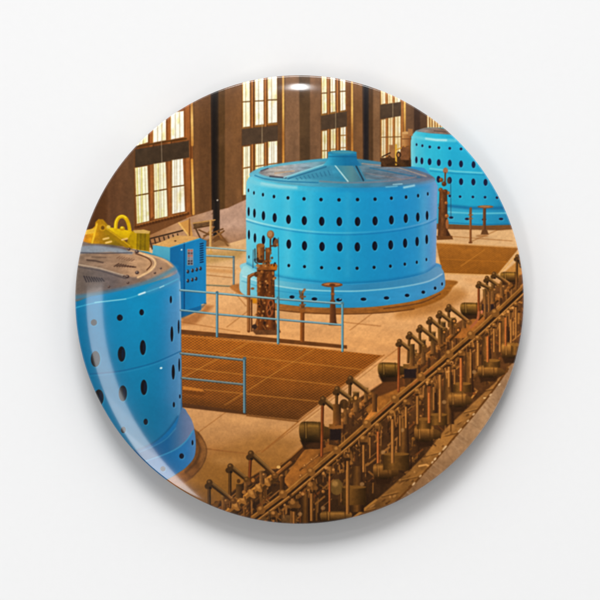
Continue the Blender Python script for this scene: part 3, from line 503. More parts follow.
line([(419, 466), (426, 464.6), (429, 466)], 1.8, (196, 150, 92), LEDGE); line([(484, 398), (487, 398)], 1.6, (206, 176, 130), LEDGE)
QUAY = part('printed_quay_wall')
poly([(396, 502), (415, 483), (435, 461), (453, 439.6), (473, 416), (491, 393.6), (506, 372), (522, 350), (530, 420), (430, 530)], ramp([(0, (112, 90, 66)), (.3, (140, 116, 92)), (.7, (152, 130, 108)), (1, (130, 108, 88))], lambda X, Y: (X - 400) / 125), QUAY, soft=1, tex=(.14, 5, 8))
line([(396, 501.6), (415, 482.6), (435, 460.6), (453, 439), (473, 415.6), (491, 393), (508, 369)], 1.8, (92, 62, 28), QUAY)
for k in range(34):
    t = random.random(); x = 404 + 108 * t; y = 496 - 122 * t
    line([(x, y), (x + random.uniform(5, 13), y + random.uniform(5, 14))], random.uniform(.6, 1.6), random.choice([(178, 158, 136), (112, 88, 66), (164, 142, 120), (100, 78, 58)]), None, soft=1, alpha=.35)
for k in range(16):
    t = random.random(); ell(404 + 100 * t, 495 - 116 * t, 1.6, .9, (214, 194, 168), None, alpha=.7, rot=-.8)

def tint(y): return .92 + .2 * max(0, min(1, (500 - y) / 180))
PIPE = part('printed_pipework')
rs = random.Random(5)
def inband(x): return np.interp(x, [200, 262, 330, 420, 520], [506, 470, 428, 352, 276]), np.interp(x, [200, 300, 400, 450, 520], [520, 520, 474, 420, 346])
for k in range(900):
    x = rs.uniform(205, 523); a, b = inband(x); y = rs.uniform(a + 6, b); f = tint(y); kind = rs.random()
    c = sh(rs.choice([(112, 80, 36), (86, 60, 28), (134, 96, 46), (62, 42, 22), (44, 30, 20), (104, 64, 30), (150, 108, 56)]), f)
    if kind < .35: line([(x, y), (x + rs.uniform(-.5, .5), y + rs.uniform(5, 16))], rs.uniform(.7, 2.4), c, PIPE, alpha=.85)
    elif kind < .6: L = rs.uniform(4, 12); line([(x, y), (x + L, y - L * .82)], rs.uniform(.7, 2.2), c, PIPE, alpha=.85)
    elif kind < .72: line([(x, y), (x + rs.uniform(3, 8), y + rs.uniform(2, 6))], rs.uniform(.8, 2), c, PIPE, alpha=.8)
    else:
        r = rs.uniform(.7, 2.3); ell(x, y, r, r * .9, c, PIPE, alpha=.9); ell(x - .3 * r, y - .4 * r, r * .4, r * .35, sh(c, 1.5), None, alpha=.6)
# gear housings on the far side of the row
def housing(P, c, w=None): poly(P, c, PIPE, tex=(.2, 4, 4))
housing([(283, 480), (304, 450), (328, 444), (346, 448), (326, 466), (292, 492)], gx_([(283, (146, 98, 42)), (320, (124, 84, 36)), (346, (92, 62, 28))]))
line([(279, 469), (292, 459), (305, 447)], 4, (74, 48, 24), PIPE); line([(278, 467), (291, 457), (303, 446)], 1.2, (150, 104, 54), PIPE); ell(278.6, 467, 2, 1.6, (226, 178, 110), None)
housing([(366, 410), (384, 390), (398, 384), (408, 388), (388, 408), (372, 420)], (136, 92, 38)); poly([(374, 394), (384, 380), (402, 378), (404, 386), (380, 396)], (84, 54, 28), PIPE, soft=1)
housing([(364, 420), (376, 404), (380, 414), (368, 424)], (186, 124, 56)); housing([(452, 338), (470, 320), (484, 316), (490, 322), (470, 338)], (146, 96, 42))
for P in ([(300, 470), (322, 452)], [(294, 484), (318, 466)], [(306, 474), (334, 450)], [(318, 456), (330, 452), (336, 456)]): line(P, 1.6, (74, 50, 26), PIPE, alpha=.8)
for P in ([(303, 467), (318, 455)], [(298, 482), (316, 468)]): line(P, .8, (190, 140, 78), PIPE, alpha=.8)
for x, y in ((305, 466), (312, 460), (301, 476), (322, 462), (330, 456), (316, 470)): ell(x, y, 1.9, 2.3, (112, 78, 38), PIPE); ell(x - .6, y - .8, .8, .8, (180, 132, 76), None)
def shaft(P, w, c, lab=PIPE):
    line(P, w, sh(c, .5), lab); line([(x - .12 * w, y - .16 * w) for x, y in P], w * .62, c, lab); line([(x - .2 * w, y - .28 * w) for x, y in P], w * .2, sh(c, 1.45), lab, alpha=.85)
shaft([(228, 513), (250, 495), (274, 477)], 8.4, (128, 92, 42)); shaft([(274, 477), (291, 463)], 5, (118, 80, 40))
for x, y, r in ((236, 506, 5.6), (243, 500, 5), (252, 493.6, 5.4), (259, 488, 4.8), (267, 482, 5)): ell(x, y, r * .62, r, sh((138, 100, 48), 1), PIPE, rot=-.7); ell(x - 1.2, y - 1.6, r * .3, r * .55, (172, 130, 72), None, rot=-.7, alpha=.7); line([(x + 1.6, y - 3.6), (x + 3.8, y + 3)], 1, (58, 40, 22), None, alpha=.7)
shaft([(330, 430), (346, 416), (372, 396)], 5, (122, 82, 36)); shaft([(404, 376), (424, 358), (446, 342), (458, 330)], 5.4, (122, 82, 36)); shaft([(478, 318), (494, 302), (512, 286)], 5, (122, 82, 36))
for x, y in ((334, 428), (342, 421), (351, 414), (361, 405), (410, 371), (417, 364), (427, 357), (437, 349), (446, 341), (484, 312), (491, 305), (499, 297), (506, 291)):
    ell(x, y, 3.2, 4.2, (126, 86, 40), PIPE, rot=-.7); ell(x - .9, y - 1.3, 1.3, 2, (170, 122, 66), None, rot=-.7, alpha=.8); line([(x + 2, y + 2), (x + 2, y + 11)], 2.6, (52, 36, 24), PIPE, alpha=.8)

for x, y, h, w in ((224, 496, 14, 5), (262, 470, 14, 5), (246, 478, 12, 4), (356, 392, 20, 6), (346, 402, 22, 5), (414, 350, 22, 5.4), (423, 340, 24, 5), (433, 332, 22, 5), (443, 322, 20, 5), (453, 318, 18, 4.6), (464, 316, 12, 4), (485, 290, 18, 4.4), (493, 284, 18, 4), (502, 282, 14, 4), (366, 388, 14, 4)):
    rect(x - w / 2, y, x + w / 2, y + h, gx_([(x - w / 2, (132, 96, 52)), (x - .1 * w, (104, 75, 40)), (x + w / 2, (58, 42, 25))]), PIPE, tex=(.2, 2, 4)); line([(x - w / 2, y), (x + w / 2, y)], 1.2, (150, 112, 64), PIPE)
    ell(x + w * .5, y + h * .4, 2.2, 2.6, (92, 66, 36), PIPE); ell(x + w * .3, y + h * .3, 1, 1, (160, 118, 68), None)
def motor(x0, y0, x1, y1, c=(100, 73, 34), nose=1):
    m = part('printed_motor'); h = y1 - y0; f = tint((y0 + y1) / 2) + .05
    g = gy_([(y0, sh(c, .8 * f)), (y0 + .22 * h, sh(c, 1.35 * f)), (y0 + .5 * h, sh(c, 1.0 * f)), (y0 + .8 * h, sh(c, .55 * f)), (y1, sh(c, .3 * f))])
    w = x1 - x0; q = .14 * w
    poly([(x0 + q * .3, y1 - .1 * h), (x1, y1 - .05 * h), (x1 - q, y1 + .3 * h), (x0 + q * 1.4, y1 + .34 * h)], sh((44, 30, 18), f), m, soft=1)
    poly(sm([(x0, y0 + .35 * h), (x0 + q * .5, y0 + .06 * h), (x0 + 2 * q, y0), (x1 - 2 * q, y0 + .02 * h), (x1 - .3 * q, y0 + .12 * h), (x1, y0 + .5 * h), (x1 - .4 * q, y0 + .9 * h), (x1 - 2 * q, y1), (x0 + 2 * q, y1 - .02 * h), (x0 + .4 * q, y0 + .85 * h)], 5, True), g, m, tex=(.12, 5, 2))
    for s, al in ((.22, .8), (.3, .4), (.78, .7)): line([(x0 + s * w, y0 + .02 * h), (x0 + s * w + .6, y1 - .04 * h)], .9, sh((58, 40, 18), f), None, alpha=al)
    line([(x0 + .25 * w, y0 + .08 * h), (x0 + .25 * w + .6, y0 + .8 * h)], .8, sh((172, 132, 70), f), None, alpha=.6); line([(x0 + .36 * w, y0 + .2 * h), (x0 + .72 * w, y0 + .22 * h)], 1.3, sh((160, 120, 58), f), None, soft=1, alpha=.6)
    if nose: poly([(x1 - .3 * q, y0 + .22 * h), (x1 + .2 * w, y0 + .3 * h), (x1 + .34 * w, y0 + .45 * h), (x1 + .34 * w, y0 + .72 * h), (x1 + .16 * w, y0 + .84 * h), (x1 - .3 * q, y0 + .86 * h)], gy_([(y0, sh(c, .95 * f)), (y0 + .5 * h, sh(c, .75 * f)), (y1, sh(c, .3 * f))]), m)
    return m
def lever(k, e, pb=None, red=0, s=1):
    lv = part('printed_lever'); f = tint(k[1]) + .02
    if pb:
        pc = (126, 70, 34) if red else (96, 66, 32)
        line([(k[0] - .4, k[1] + 3), pb], 2.9 * s, sh(pc, .62 * f), lv); line([(k[0] - .9, k[1] + 3), (pb[0] - .5, pb[1])], 1.2 * s, sh(pc, 1.15 * f), lv)
    line([k, e], 4.6 * s, sh((66, 46, 24), f), lv, w2=4.2 * s); line([(k[0] + .3, k[1] - .9 * s), (e[0] + .3, e[1] - .9 * s)], 2.2 * s, sh((116, 84, 46), f), lv); line([(k[0] + .6, k[1] - 1.7 * s), (e[0] + .6, e[1] - 1.7 * s)], .8 * s, sh((166, 126, 76), f), None, alpha=.75)
    ell(k[0], k[1], 2.9 * s, 3.0 * s, sh((84, 58, 30), f), lv); ell(k[0] - 1.5 * s, k[1] + 3.6 * s, 3.2 * s, 2.8 * s, sh((78, 54, 28), f), lv); ell(k[0] - .6, k[1] - .9 * s, 1.2 * s, 1 * s, sh((142, 104, 60), f), None, alpha=.8); ell(k[0] + .8, k[1] + 5.2 * s, 1.4 * s, 1.2 * s, sh((46, 32, 20), f), None)
    ell(e[0], e[1], 3.2 * s, 2.8 * s, sh((92, 64, 30), f), lv); ell(e[0] - .8, e[1] - .9, 1.2 * s, 1 * s, sh((140, 102, 52), f), None, alpha=.8)

# upper motors and levers, far to near
motor(500, 272, 519, 281.5, nose=0); motor(460, 302.6, 481, 315)
rect(482, 304, 494, 312, (38, 30, 36), PIPE, soft=1)
for k, e, pb, red in (((517.4, 256.6), (521.5, 266), (516.4, 290), 0), ((494, 274), (510, 284.6), None, 0), ((486.8, 278), (498.6, 286), (489, 300), 0), ((479, 283.4), (491, 289), (478.6, 318), 1)): lever(k, e, pb, red, .78)
line(sm([(478.6, 312), (477, 320), (471, 327)]), 2.4, (150, 92, 60), PIPE)
ell(481.6, 312, 1.3, 1.8, (176, 112, 86), PIPE)
for x, y0, y1 in ((485, 290, 316), (489, 292, 312), (512, 290, 306)): line([(x, y0), (x, y1)], 3, (92, 66, 36), PIPE); line([(x - .8, y0), (x - .8, y1)], .9, (150, 108, 60), PIPE)
motor(377.6, 362.4, 400, 377); rect(404, 369, 416, 378, (32, 26, 32), PIPE, soft=1); rect(403, 364, 417, 368, (120, 86, 42), PIPE)
for k, e, pb, red in (((448.8, 306.6), (469, 322.4), (449, 326), 0), ((439.6, 313), (456, 325.6), (439, 332), 0), ((430, 319.2), (444, 330.6), (430, 340), 0), ((420, 327.2), (441, 344), (420, 352), 0), ((409.6, 334), (424, 346.6), (408, 362), 0), ((399.4, 341.4), (417.6, 355.6), (398.4, 391), 1)): lever(k, e, pb, red, .88)
for x, y, r in ((454, 321, 2.6), (458, 330, 2.4), (444, 332, 2.2)): ell(x, y, r, r, (76, 52, 26), PIPE); ell(x, y, r * .5, r * .5, (190, 128, 66), None)
for x, y0, y1, w in ((412, 344, 366, 5), (440, 328, 344, 4.6), (451, 322, 334, 3.6)): rect(x - w / 2, y0, x + w / 2, y1, gx_([(x - w / 2, (140, 100, 52)), (x, (100, 70, 36)), (x + w / 2, (60, 42, 24))]), PIPE)
motor(299, 421.4, 325, 442, (96, 70, 34)); rect(330, 429, 341, 440, (30, 24, 28), PIPE, soft=1); rect(329, 424, 343, 428.4, (126, 86, 40), PIPE); ell(316, 446, 10, 3, (56, 38, 22), PIPE)
for k, e, pb, red in (((350.4, 378.4), (371, 394.6), (349.6, 404), 0), ((337.2, 389), (352.6, 400), (336, 424), 0), ((323, 399), (341.6, 415.4), (321.6, 456), 1)): lever(k, e, pb, red, 1)
ell(355.4, 397.6, 3, 3.4, (88, 62, 30), PIPE); ell(355.4, 397.8, 1.5, 1.9, (206, 146, 82), None); ell(344, 404, 4.4, 5, (84, 58, 30), PIPE, tex=(.3, 2, 2))
rect(333, 404, 341, 425, gx_([(333, (140, 94, 44)), (337, (100, 66, 32)), (341, (58, 40, 24))]), PIPE); rect(372, 394, 377, 412, gx_([(372, (120, 82, 38)), (377, (48, 34, 22))]), PIPE)
for k, e, pb, red in (((251, 453.4), (275, 475.4), (249.6, 477), 1), ((230.4, 466.4), (247, 479.6), (230, 507), 0), ((209.6, 482.4), (233.6, 501), (209.4, 505), 0)): lever(k, e, pb, red, 1.05)
ell(253, 480, 3.2, 3.6, (70, 48, 24), PIPE); ell(253, 480, 1.8, 2.1, (150, 102, 46), None); rect(236, 484, 243, 498, gx_([(236, (98, 72, 36)), (243, (44, 32, 20))]), PIPE); rect(280, 476, 284.6, 492, gx_([(280, (96, 66, 32)), (284.6, (40, 28, 18))]), PIPE)
ell(238.6, 481, 1.8, 2.2, (92, 62, 30), PIPE); ell(244, 492, 2, 2, (140, 100, 50), PIPE)

# posts with ball heads along the front, then the long tie rods above them
def post(x, y0, y1, w=4, c=(136, 97, 50), ball=4.2, red=0):
    p = part('printed_post'); f = tint(y0)
    if red: c = (150, 90, 46)
    poly([(x - w / 2, y0), (x + w / 2, y0), (x + w * .42, y1), (x - w * .42, y1)], gx_([(x - w / 2, sh(c, .6 * f)), (x - w * .18, sh(c, 1.3 * f)), (x + w * .1, sh(c, .85 * f)), (x + w / 2, sh(c, .35 * f))]), p)
    if ball:
        ell(x, y0, ball, ball * .95, sh((96, 68, 32), f), p); ell(x - ball * .3, y0 - ball * .35, ball * .5, ball * .42, sh((160, 118, 62), f), None, alpha=.8); ell(x + ball * .9, y0 + ball * .4, ball * .4, ball * .4, sh((110, 78, 38), f), p); ell(x - .2, y0 + ball * 1.1, ball * .7, ball * .35, sh((48, 34, 20), f), None)
def drum(x, y, rx, ry, c=(92, 68, 30)):   # squat cast bases between the posts
    d = part('printed_base'); f = tint(y)
    poly([(x - rx, y - ry), (x + rx, y - ry), (x + rx, y + ry), (x - rx, y + ry)], gx_([(x - rx, sh(c, .6 * f)), (x - .3 * rx, sh(c, 1.2 * f)), (x + rx, sh(c, .5 * f))]), d, soft=.9, tex=(.15, 4, 4)); ell(x, y - ry, rx, 1.6, sh(c, 1.25 * f), d)
def slab(x0, x1, y0, y1, t0=.8):          # tapering yellow-brown guards beside each post
    f = tint(y0); poly([(x0, y0), (x1, y0), (x1 + 2, y1), (x0 - 1, y1)], gx_([(x0, sh((58, 42, 24), f)), ((x0 + x1) / 2, sh((104, 74, 34), f)), (x1, sh((44, 30, 20), f))]), PIPE, tex=(.2, 3, 10))
for a in ((398, 408, 418, 470), (444, 452, 372, 424), (465, 472, 352, 392), (482, 490, 336, 366), (352, 362, 466, 512), (302, 309, 494, 524), (424, 436, 388, 426), (500, 508, 316, 350)): slab(*a)
motor(501, 342, 519, 358, (112, 82, 38), 0); motor(477.4, 365, 498, 377.4, (104, 76, 36)); motor(448, 392, 466, 407, (104, 76, 36)); motor(414, 425, 434, 441.6, (104, 76, 36)); motor(373, 463.4, 392, 479, (106, 77, 36))
motor(320, 511, 352, 522, (100, 76, 38), 0)
ell(336.6, 487, 6.4, 8, (94, 76, 40), PIPE); ell(335, 483.6, 3, 3, (156, 126, 76), None, soft=1.4, alpha=.7)
for x, y, rx, ry in ((396, 462, 13, 8), (438, 420, 9, 5.4), (424, 424, 7, 5), (462, 388, 9, 4.4), (354, 496, 12, 9), (492, 364, 8, 3.6), (516, 350, 5, 5)): drum(x, y, rx, ry)
for x, y in ((323, 508), (300, 514), (402, 430), (444, 402), (383, 452), (362, 484), (474, 372)): ell(x, y, 2.2, 2, (150, 122, 84), None, soft=.7, alpha=.7)
BEAM = part('printed_tie_rod')
bp = [(254, 519), (290, 492), (320, 466.6), (350, 441), (400, 397), (440, 364), (480, 330), (524, 289)]
line([(x + 1.4, y + 2) for x, y in bp], 8.4, (46, 32, 18), BEAM, w2=6)
line([(x - 1.4, y - 1.6) for x, y in bp], 4.2, (116, 82, 36), BEAM, w2=3.4, tex=(.18, 6, 6)); line([(x + 2.2, y + 2.6) for x, y in bp], 3, (104, 72, 32), BEAM, w2=2.4, tex=(.18, 6, 6))
line([(x - 2, y - 2.6) for x, y in bp], 1, (164, 122, 62), BEAM, alpha=.8); line([(x + 2, y + 2.0) for x, y in bp], .9, (190, 148, 88), BEAM, alpha=.75)
line([(410, 386), (433, 367)], 1.2, (150, 84, 44), None, alpha=.7); line([(376, 416), (396, 399)], 1.2, (150, 84, 44), None, alpha=.6)
for x, y in ((262, 511), (284, 495), (312, 473), (338, 451), (368, 425), (396, 400), (422, 378), (450, 355), (472, 336), (496, 314)): ell(x - 1, y - 1, 4, 4.6, (110, 78, 36), BEAM, rot=-.7); ell(x - 2, y - 2.8, 1.7, 1.6, (170, 128, 70), None, alpha=.7)
for x, y, w in ((272, 516, 7), (286, 520, 9), (264, 522, 5)): rect(x - w / 2, y - 5, x + w / 2, y + 8, (88, 68, 42), PIPE, soft=.8, tex=(.2, 3, 3))

for x, y0, y1, w, b, red in ((516, 304, 338, 2.4, 2.2, 0), (511, 309, 343, 2.6, 2.4, 0), (505.6, 314, 346, 2.4, 2.4, 1), (500, 319, 352, 3, 2.6, 0), (494, 325, 352, 2.4, 2.4, 0), (487.6, 331, 362, 3, 2.8, 1), (478, 338, 366, 3.6, 3.2, 0), (470.6, 345, 378, 2.6, 2.8, 0), (461, 353, 391, 3.6, 3.4, 1), (454.6, 366, 384, 2.2, 2.2, 0), (449, 362, 387, 3.2, 3.2, 0), (440, 370, 422, 3.4, 3.2, 0), (433.6, 384, 410, 2, 2, 0), (429, 381, 423, 3.6, 3.6, 1), (417.4, 391, 424, 3.2, 3.4, 0), (406, 402, 428, 3, 3.2, 0), (400, 412, 446, 2, 2.2, 0), (392.6, 413, 463, 4.2, 4.2, 0), (378, 426, 463, 3.2, 3.8, 1), (370, 434, 458, 2, 2.2, 0), (363.6, 439, 472, 3.2, 4, 0), (347.6, 454, 514, 4.4, 4.8, 0), (329.6, 470, 512, 2.6, 4.4, 1), (311.6, 486, 521, 4, 5, 0), (294, 504, 525, 4, 5.2, 0), (274, 514, 528, 4, 4, 0)): post(x, y0, y1, w, ball=b, red=red)
rs = random.Random(17)      # pins, clevises and bolt heads between the posts
for k in range(150):
    x = rs.uniform(262, 522); yb = np.interp(x, [254, 350, 440, 524], [519, 441, 364, 289]); y = yb + rs.uniform(6, 16); f = tint(y)
    if rs.random() < .5: r = rs.uniform(.7, 1.7); ell(x, y, r, r, sh(rs.choice([(150, 108, 58), (104, 74, 36), (60, 42, 22), (176, 130, 74)]), f), PIPE, alpha=.9)
    else: line([(x, y), (x + rs.uniform(-1, 2), y + rs.uniform(3, 10))], rs.uniform(.6, 1.4), sh(rs.choice([(160, 116, 60), (40, 28, 18), (128, 90, 44), (52, 36, 20)]), f), PIPE, alpha=.85)

# film-like tooth over the whole print, slight lens softness, deeper tone toward the foot of the photograph
def blur(A):
    B = A.copy(); B[1:-1] = (A[:-2] + 2 * A[1:-1] + A[2:]) / 4; C_ = B.copy(); C_[:, 1:-1] = (B[:, :-2] + 2 * B[:, 1:-1] + B[:, 2:]) / 4; return C_
warm = np.zeros((NP, NP)); warm = mask(bandP, 4)[..., None]     # the gear row is printed in a warm, slightly faded brown
INK = INK * (1 - warm) + (INK * np.array((1.16, 1.04, .90)) + np.array((13, 8, 3))) * warm
INK = blur(INK)
soft_ = INK
for k in range(7): soft_ = blur(soft_)
INK = INK + .38 * (INK - soft_)              # the crisp, over-sharpened look of the printed photograph
cool = np.clip((INK[..., 2] - INK[..., 0] - 10) / 40, 0, 1)
grit = .05 * fbm(PX, PY, 1.7, 1.7, 91, 2) + .05 * fbm(PX, PY, 4.5, 3.2, 92, 3)
INK = INK * (1 + grit * (1 - .8 * cool))[..., None]
INK = np.clip(INK * (1 + .016 * fbm(PX, PY, 2.2, 2.2, 77, 2) + .005 * RNG.randn(NP, NP))[..., None], 0, 255)
# ink curve of the press: a little more contrast and colour, blues run towards cyan
lum = INK @ np.array((.3, .59, .11))
INK = lum[..., None] + (INK - lum[..., None]) * (1.06 - .16 * warm)
x_ = np.clip(INK / 255, 0, 1); INK = 255 * (x_ ** 1.06 * .8 + .2 * (3 * x_ ** 2 - 2 * x_ ** 3))
blue = np.clip((INK[..., 2] - INK[..., 0] - 25) / 50, 0, 1)[..., None]
INK = INK * (1 - blue) + (INK * np.array((.92, 1.015, .96)) + np.clip(lum / 150, .3, 1.2)[..., None] * np.array((15, 3, 0))) * blue
INK = np.clip(INK, 3, 255)

# ------------------------------------------------------------------ scene
S = bpy.context.scene; COL = S.collection
def srgb2lin(c): c = c / 255.0; return np.where(c <= .04045, c / 12.92, ((c + .055) / 1.055) ** 2.4)

def mat(name): 
    m = bpy.data.materials.new(name); m.use_nodes = True; return m, m.node_tree, m.node_tree.nodes['Principled BSDF']
def ink_material(name, nscale, amp):
    m, nt, b = mat(name)
    at = nt.nodes.new('ShaderNodeAttribute'); at.attribute_name = 'ink'
    no = nt.nodes.new('ShaderNodeTexNoise'); no.inputs['Scale'].default_value = nscale; no.inputs['Detail'].default_value = 3
    tc = nt.nodes.new('ShaderNodeTexCoord'); nt.links.new(tc.outputs['Object'], no.inputs['Vector'])
    mr = nt.nodes.new('ShaderNodeMapRange'); mr.inputs['To Min'].default_value = 1 - amp; mr.inputs['To Max'].default_value = 1 + amp
    nt.links.new(no.outputs['Fac'], mr.inputs['Value'])
    mx = nt.nodes.new('ShaderNodeVectorMath'); mx.operation = 'SCALE'
    nt.links.new(at.outputs['Color'], mx.inputs[0]); nt.links.new(mr.outputs['Result'], mx.inputs['Scale'])
    nt.links.new(mx.outputs['Vector'], b.inputs['Base Color'])
    b.inputs['Roughness'].default_value = .27; b.inputs['Specular IOR Level'].default_value = .12
    b.inputs['Coat Weight'].default_value = 1; b.inputs['Coat IOR'].default_value = 1.6; b.inputs['Coat Roughness'].default_value = .08
    return m
M_INK = ink_material('glossy_printed_ink', 6000, .008)
m, nt, b = mat('white_card'); M_CARD = m
no = nt.nodes.new('ShaderNodeTexNoise'); no.inputs['Scale'].default_value = 900
mr = nt.nodes.new('ShaderNodeMapRange'); mr.inputs['To Min'].default_value = .83; mr.inputs['To Max'].default_value = .845
tc = nt.nodes.new('ShaderNodeTexCoord'); nt.links.new(tc.outputs['Object'], no.inputs['Vector']); nt.links.new(no.outputs['Fac'], mr.inputs['Value']); nt.links.new(mr.outputs['Result'], b.inputs['Base Color'])
b.inputs['Roughness'].default_value = .9; b.inputs['Specular IOR Level'].default_value = 0
m, nt, b = mat('tin_plate'); M_TIN = m
no = nt.nodes.new('ShaderNodeTexNoise'); no.inputs['Scale'].default_value = 2500
mr = nt.nodes.new('ShaderNodeMapRange'); mr.inputs['To Min'].default_value = .25; mr.inputs['To Max'].default_value = .45
nt.links.new(no.outputs['Fac'], mr.inputs['Value']); nt.links.new(mr.outputs['Result'], b.inputs['Roughness'])
b.inputs['Metallic'].default_value = 1; b.inputs['Base Color'].default_value = (.6, .6, .62, 1)

m, nt, b = mat('dark_shell_enamel'); M_SHELL = m  # lower shell made dark to keep coloured bounce off the white surface
no = nt.nodes.new('ShaderNodeTexNoise'); no.inputs['Scale'].default_value = 3000
mr = nt.nodes.new('ShaderNodeMapRange'); mr.inputs['To Min'].default_value = .05; mr.inputs['To Max'].default_value = .08
nt.links.new(no.outputs['Fac'], mr.inputs['Value']); nt.links.new(mr.outputs['Result'], b.inputs['Base Color']); b.inputs['Roughness'].default_value = .5

# --- badge profile (unit radius): a shallow dome that turns down quickly at the rim
ZE = .105                                   # height of the widest part above the table
RC = .006                                   # radius of the roll at the rim
def slope_of(u):
    t = np.clip((u - .8) / .2, 0, 1); q = np.clip((u - (1 - RC)) / RC, 0, .9995)
    return .114 * u + .2 * t ** 2 + np.where(q > 0, q / np.sqrt(1 - q * q), 0)
_us = 1 - np.linspace(0, 1, 6001) ** 2; _sl = slope_of(_us)
_z = np.concatenate([[0], np.cumsum((_sl[1:] + _sl[:-1]) / 2 * (_us[:-1] - _us[1:]))])
def prof(u): return ZE + np.interp(u, _us[::-1], _z[::-1])

badge = bpy.data.objects.new('button_badge', None); COL.objects.link(badge)
badge.empty_display_size = R
badge['label'] = 'round glossy pin-back button badge printed with blue generators in a powerhouse, lying on white'
badge['category'] = 'badge'

# --- the domed face: a square grid wrapped onto the disc, coloured by the ink plate and cut apart along the printed shapes
NG = 930
g = np.linspace(-1, 1, NG + 1)
A, B_ = np.meshgrid(g, g)
eps = .02
def ease(r): return 1 - (np.sqrt((1 - r) ** 2 + eps ** 2) - eps) / (math.sqrt(1 + eps ** 2) - eps)
rad = np.maximum(np.abs(A), np.abs(B_)); hyp = np.hypot(A, B_) + 1e-12
# blend from square rings to round ones so cells stay even
mm = np.minimum(np.abs(A), np.abs(B_)) / (rad + 1e-12); ang = mm * math.pi / 4
rr = ease(rad)
cxx, syy = np.cos(ang), np.sin(ang); big = np.abs(A) >= np.abs(B_)
ux = np.sign(A) * np.where(big, cxx, syy) * rr; uy = np.sign(B_) * np.where(big, syy, cxx) * rr
artx = CX + ux * RP; arty = CY - uy * RP
fx = np.clip((artx - X0) * K, 0, NP - 1.001); fy = np.clip((arty - Y0) * K, 0, NP - 1.001)
ix = fx.astype(int); iy = fy.astype(int); tx = (fx - ix)[..., None]; ty = (fy - iy)[..., None]
col = (INK[iy, ix] * (1 - tx) + INK[iy, ix + 1] * tx) * (1 - ty) + (INK[iy + 1, ix] * (1 - tx) + INK[iy + 1, ix + 1] * tx) * ty
LIGHT = .9
lin = srgb2lin(col) * LIGHT
VZ = prof(rr)
verts = np.stack([ux * R, uy * R, VZ * R], -1).reshape(-1, 3)
rgba = np.concatenate([lin, np.ones(lin.shape[:2] + (1,))], -1).reshape(-1, 4).astype(np.float32)
# analytic normals for a perfectly smooth gloss
slope = slope_of(rr)
inv = 1 / np.sqrt(1 + slope ** 2); un = np.maximum(np.hypot(ux, uy), 1e-9)
nrm = np.stack([ux / un * slope * inv, uy / un * slope * inv, inv], -1).reshape(-1, 3)
ccx = ((fx[:-1, :-1] + fx[1:, 1:]) / 2 + .5).astype(int); ccy = ((fy[:-1, :-1] + fy[1:, 1:]) / 2 + .5).astype(int)
flab = LAB[ccy, ccx].ravel()
idx = np.arange((NG + 1) ** 2).reshape(NG + 1, NG + 1)
quads = np.stack([idx[:-1, :-1], idx[:-1, 1:], idx[1:, 1:], idx[1:, :-1]], -1).reshape(-1, 4)

objs = {}
def ink_mesh(name, fq):
    used, invx = np.unique(fq.ravel(), return_inverse=True)
    me = bpy.data.meshes.new(name); nv, nf = len(used), len(fq)
    me.vertices.add(nv); me.vertices.foreach_set('co', verts[used].ravel().astype(np.float32))
    me.loops.add(nf * 4); me.loops.foreach_set('vertex_index', invx.astype(np.int32).ravel())
    me.polygons.add(nf); me.polygons.foreach_set('loop_start', np.arange(0, nf * 4, 4, dtype=np.int32)); me.polygons.foreach_set('use_smooth', np.ones(nf, bool))
    me.update(calc_edges=True)
    ca = me.color_attributes.new('ink', 'FLOAT_COLOR', 'POINT'); ca.data.foreach_set('color', rgba[used].ravel())
    me.normals_split_custom_set_from_vertices(nrm[used].tolist())
    me.materials.append(M_INK)
    o = bpy.data.objects.new(name, me); COL.objects.link(o); return o
order = np.argsort(flab, kind='stable'); sl_ = flab[order]
bounds = np.searchsorted(sl_, np.arange(len(PARTS) + 1))
for i, (name, par, lab) in enumerate(PARTS):
    f = order[bounds[i]:bounds[i + 1]]
    if len(f) < 3 and not any(p[1] == i for p in PARTS):
        # too small to carry ink of its own: give its cells back to the parent
        if len(f) and par is not None: flab[f] = par
        continue
    if len(f) == 0: continue
    objs[i] = ink_mesh(name, quads[f])
for i, o in objs.items():
    p = PARTS[i][1]
    o.parent = objs[p] if (p is not None and p in objs) else badge

# --- rim wrapped under the edge, back plate and clasp
def lathe(name, P, material, parent, n=256, smooth=True):
    V = []; F = []
    for r_, z_ in P:
        for k in range(n):
            a = 2 * math.pi * k / n; V.append((r_ * R * math.cos(a), r_ * R * math.sin(a), z_ * R))
    for q in range(len(P) - 1):
        for k in range(n): F.append((q * n + k, q * n + (k + 1) % n, (q + 1) * n + (k + 1) % n, (q + 1) * n + k)[::-1])
    me = bpy.data.meshes.new(name); me.from_pydata(V, [], F); me.update()
    me.polygons.foreach_set('use_smooth', [smooth] * len(F)); me.materials.append(material)
    o = bpy.data.objects.new(name, me); COL.objects.link(o); o.parent = parent; return o
def curl(a): return (1 - .075 * (1 - math.cos(a)), ZE - .103 * math.sin(a))
rimP = [curl(math.pi / 2 * k / 12) for k in range(0, 4)]
lathe('back_shell', [curl(math.pi / 2 * k / 12) for k in range(3, 13)] + [(.912, .002), (.90, .012)], M_SHELL, badge)
rim = lathe('rim', rimP, M_INK, badge)
# the printed paper wraps round the rim: carry the edge ink down
edge = rim.data.color_attributes.new('ink', 'FLOAT_COLOR', 'POINT'); ec = np.ones((len(rim.data.vertices), 4), np.float32)
for vi, v in enumerate(rim.data.vertices):
    a = math.atan2(v.co.y, v.co.x); px = CX + math.cos(a) * (RP - 1.5); py = CY - math.sin(a) * (RP - 1.5)
    ec[vi, :3] = srgb2lin(INK[int((py - Y0) * K), int((px - X0) * K)])
edge.data.foreach_set('color', ec.ravel())
lathe('back_plate', [(.90, .012), (.85, .02), (.0001, .02)], M_TIN, badge, 128)

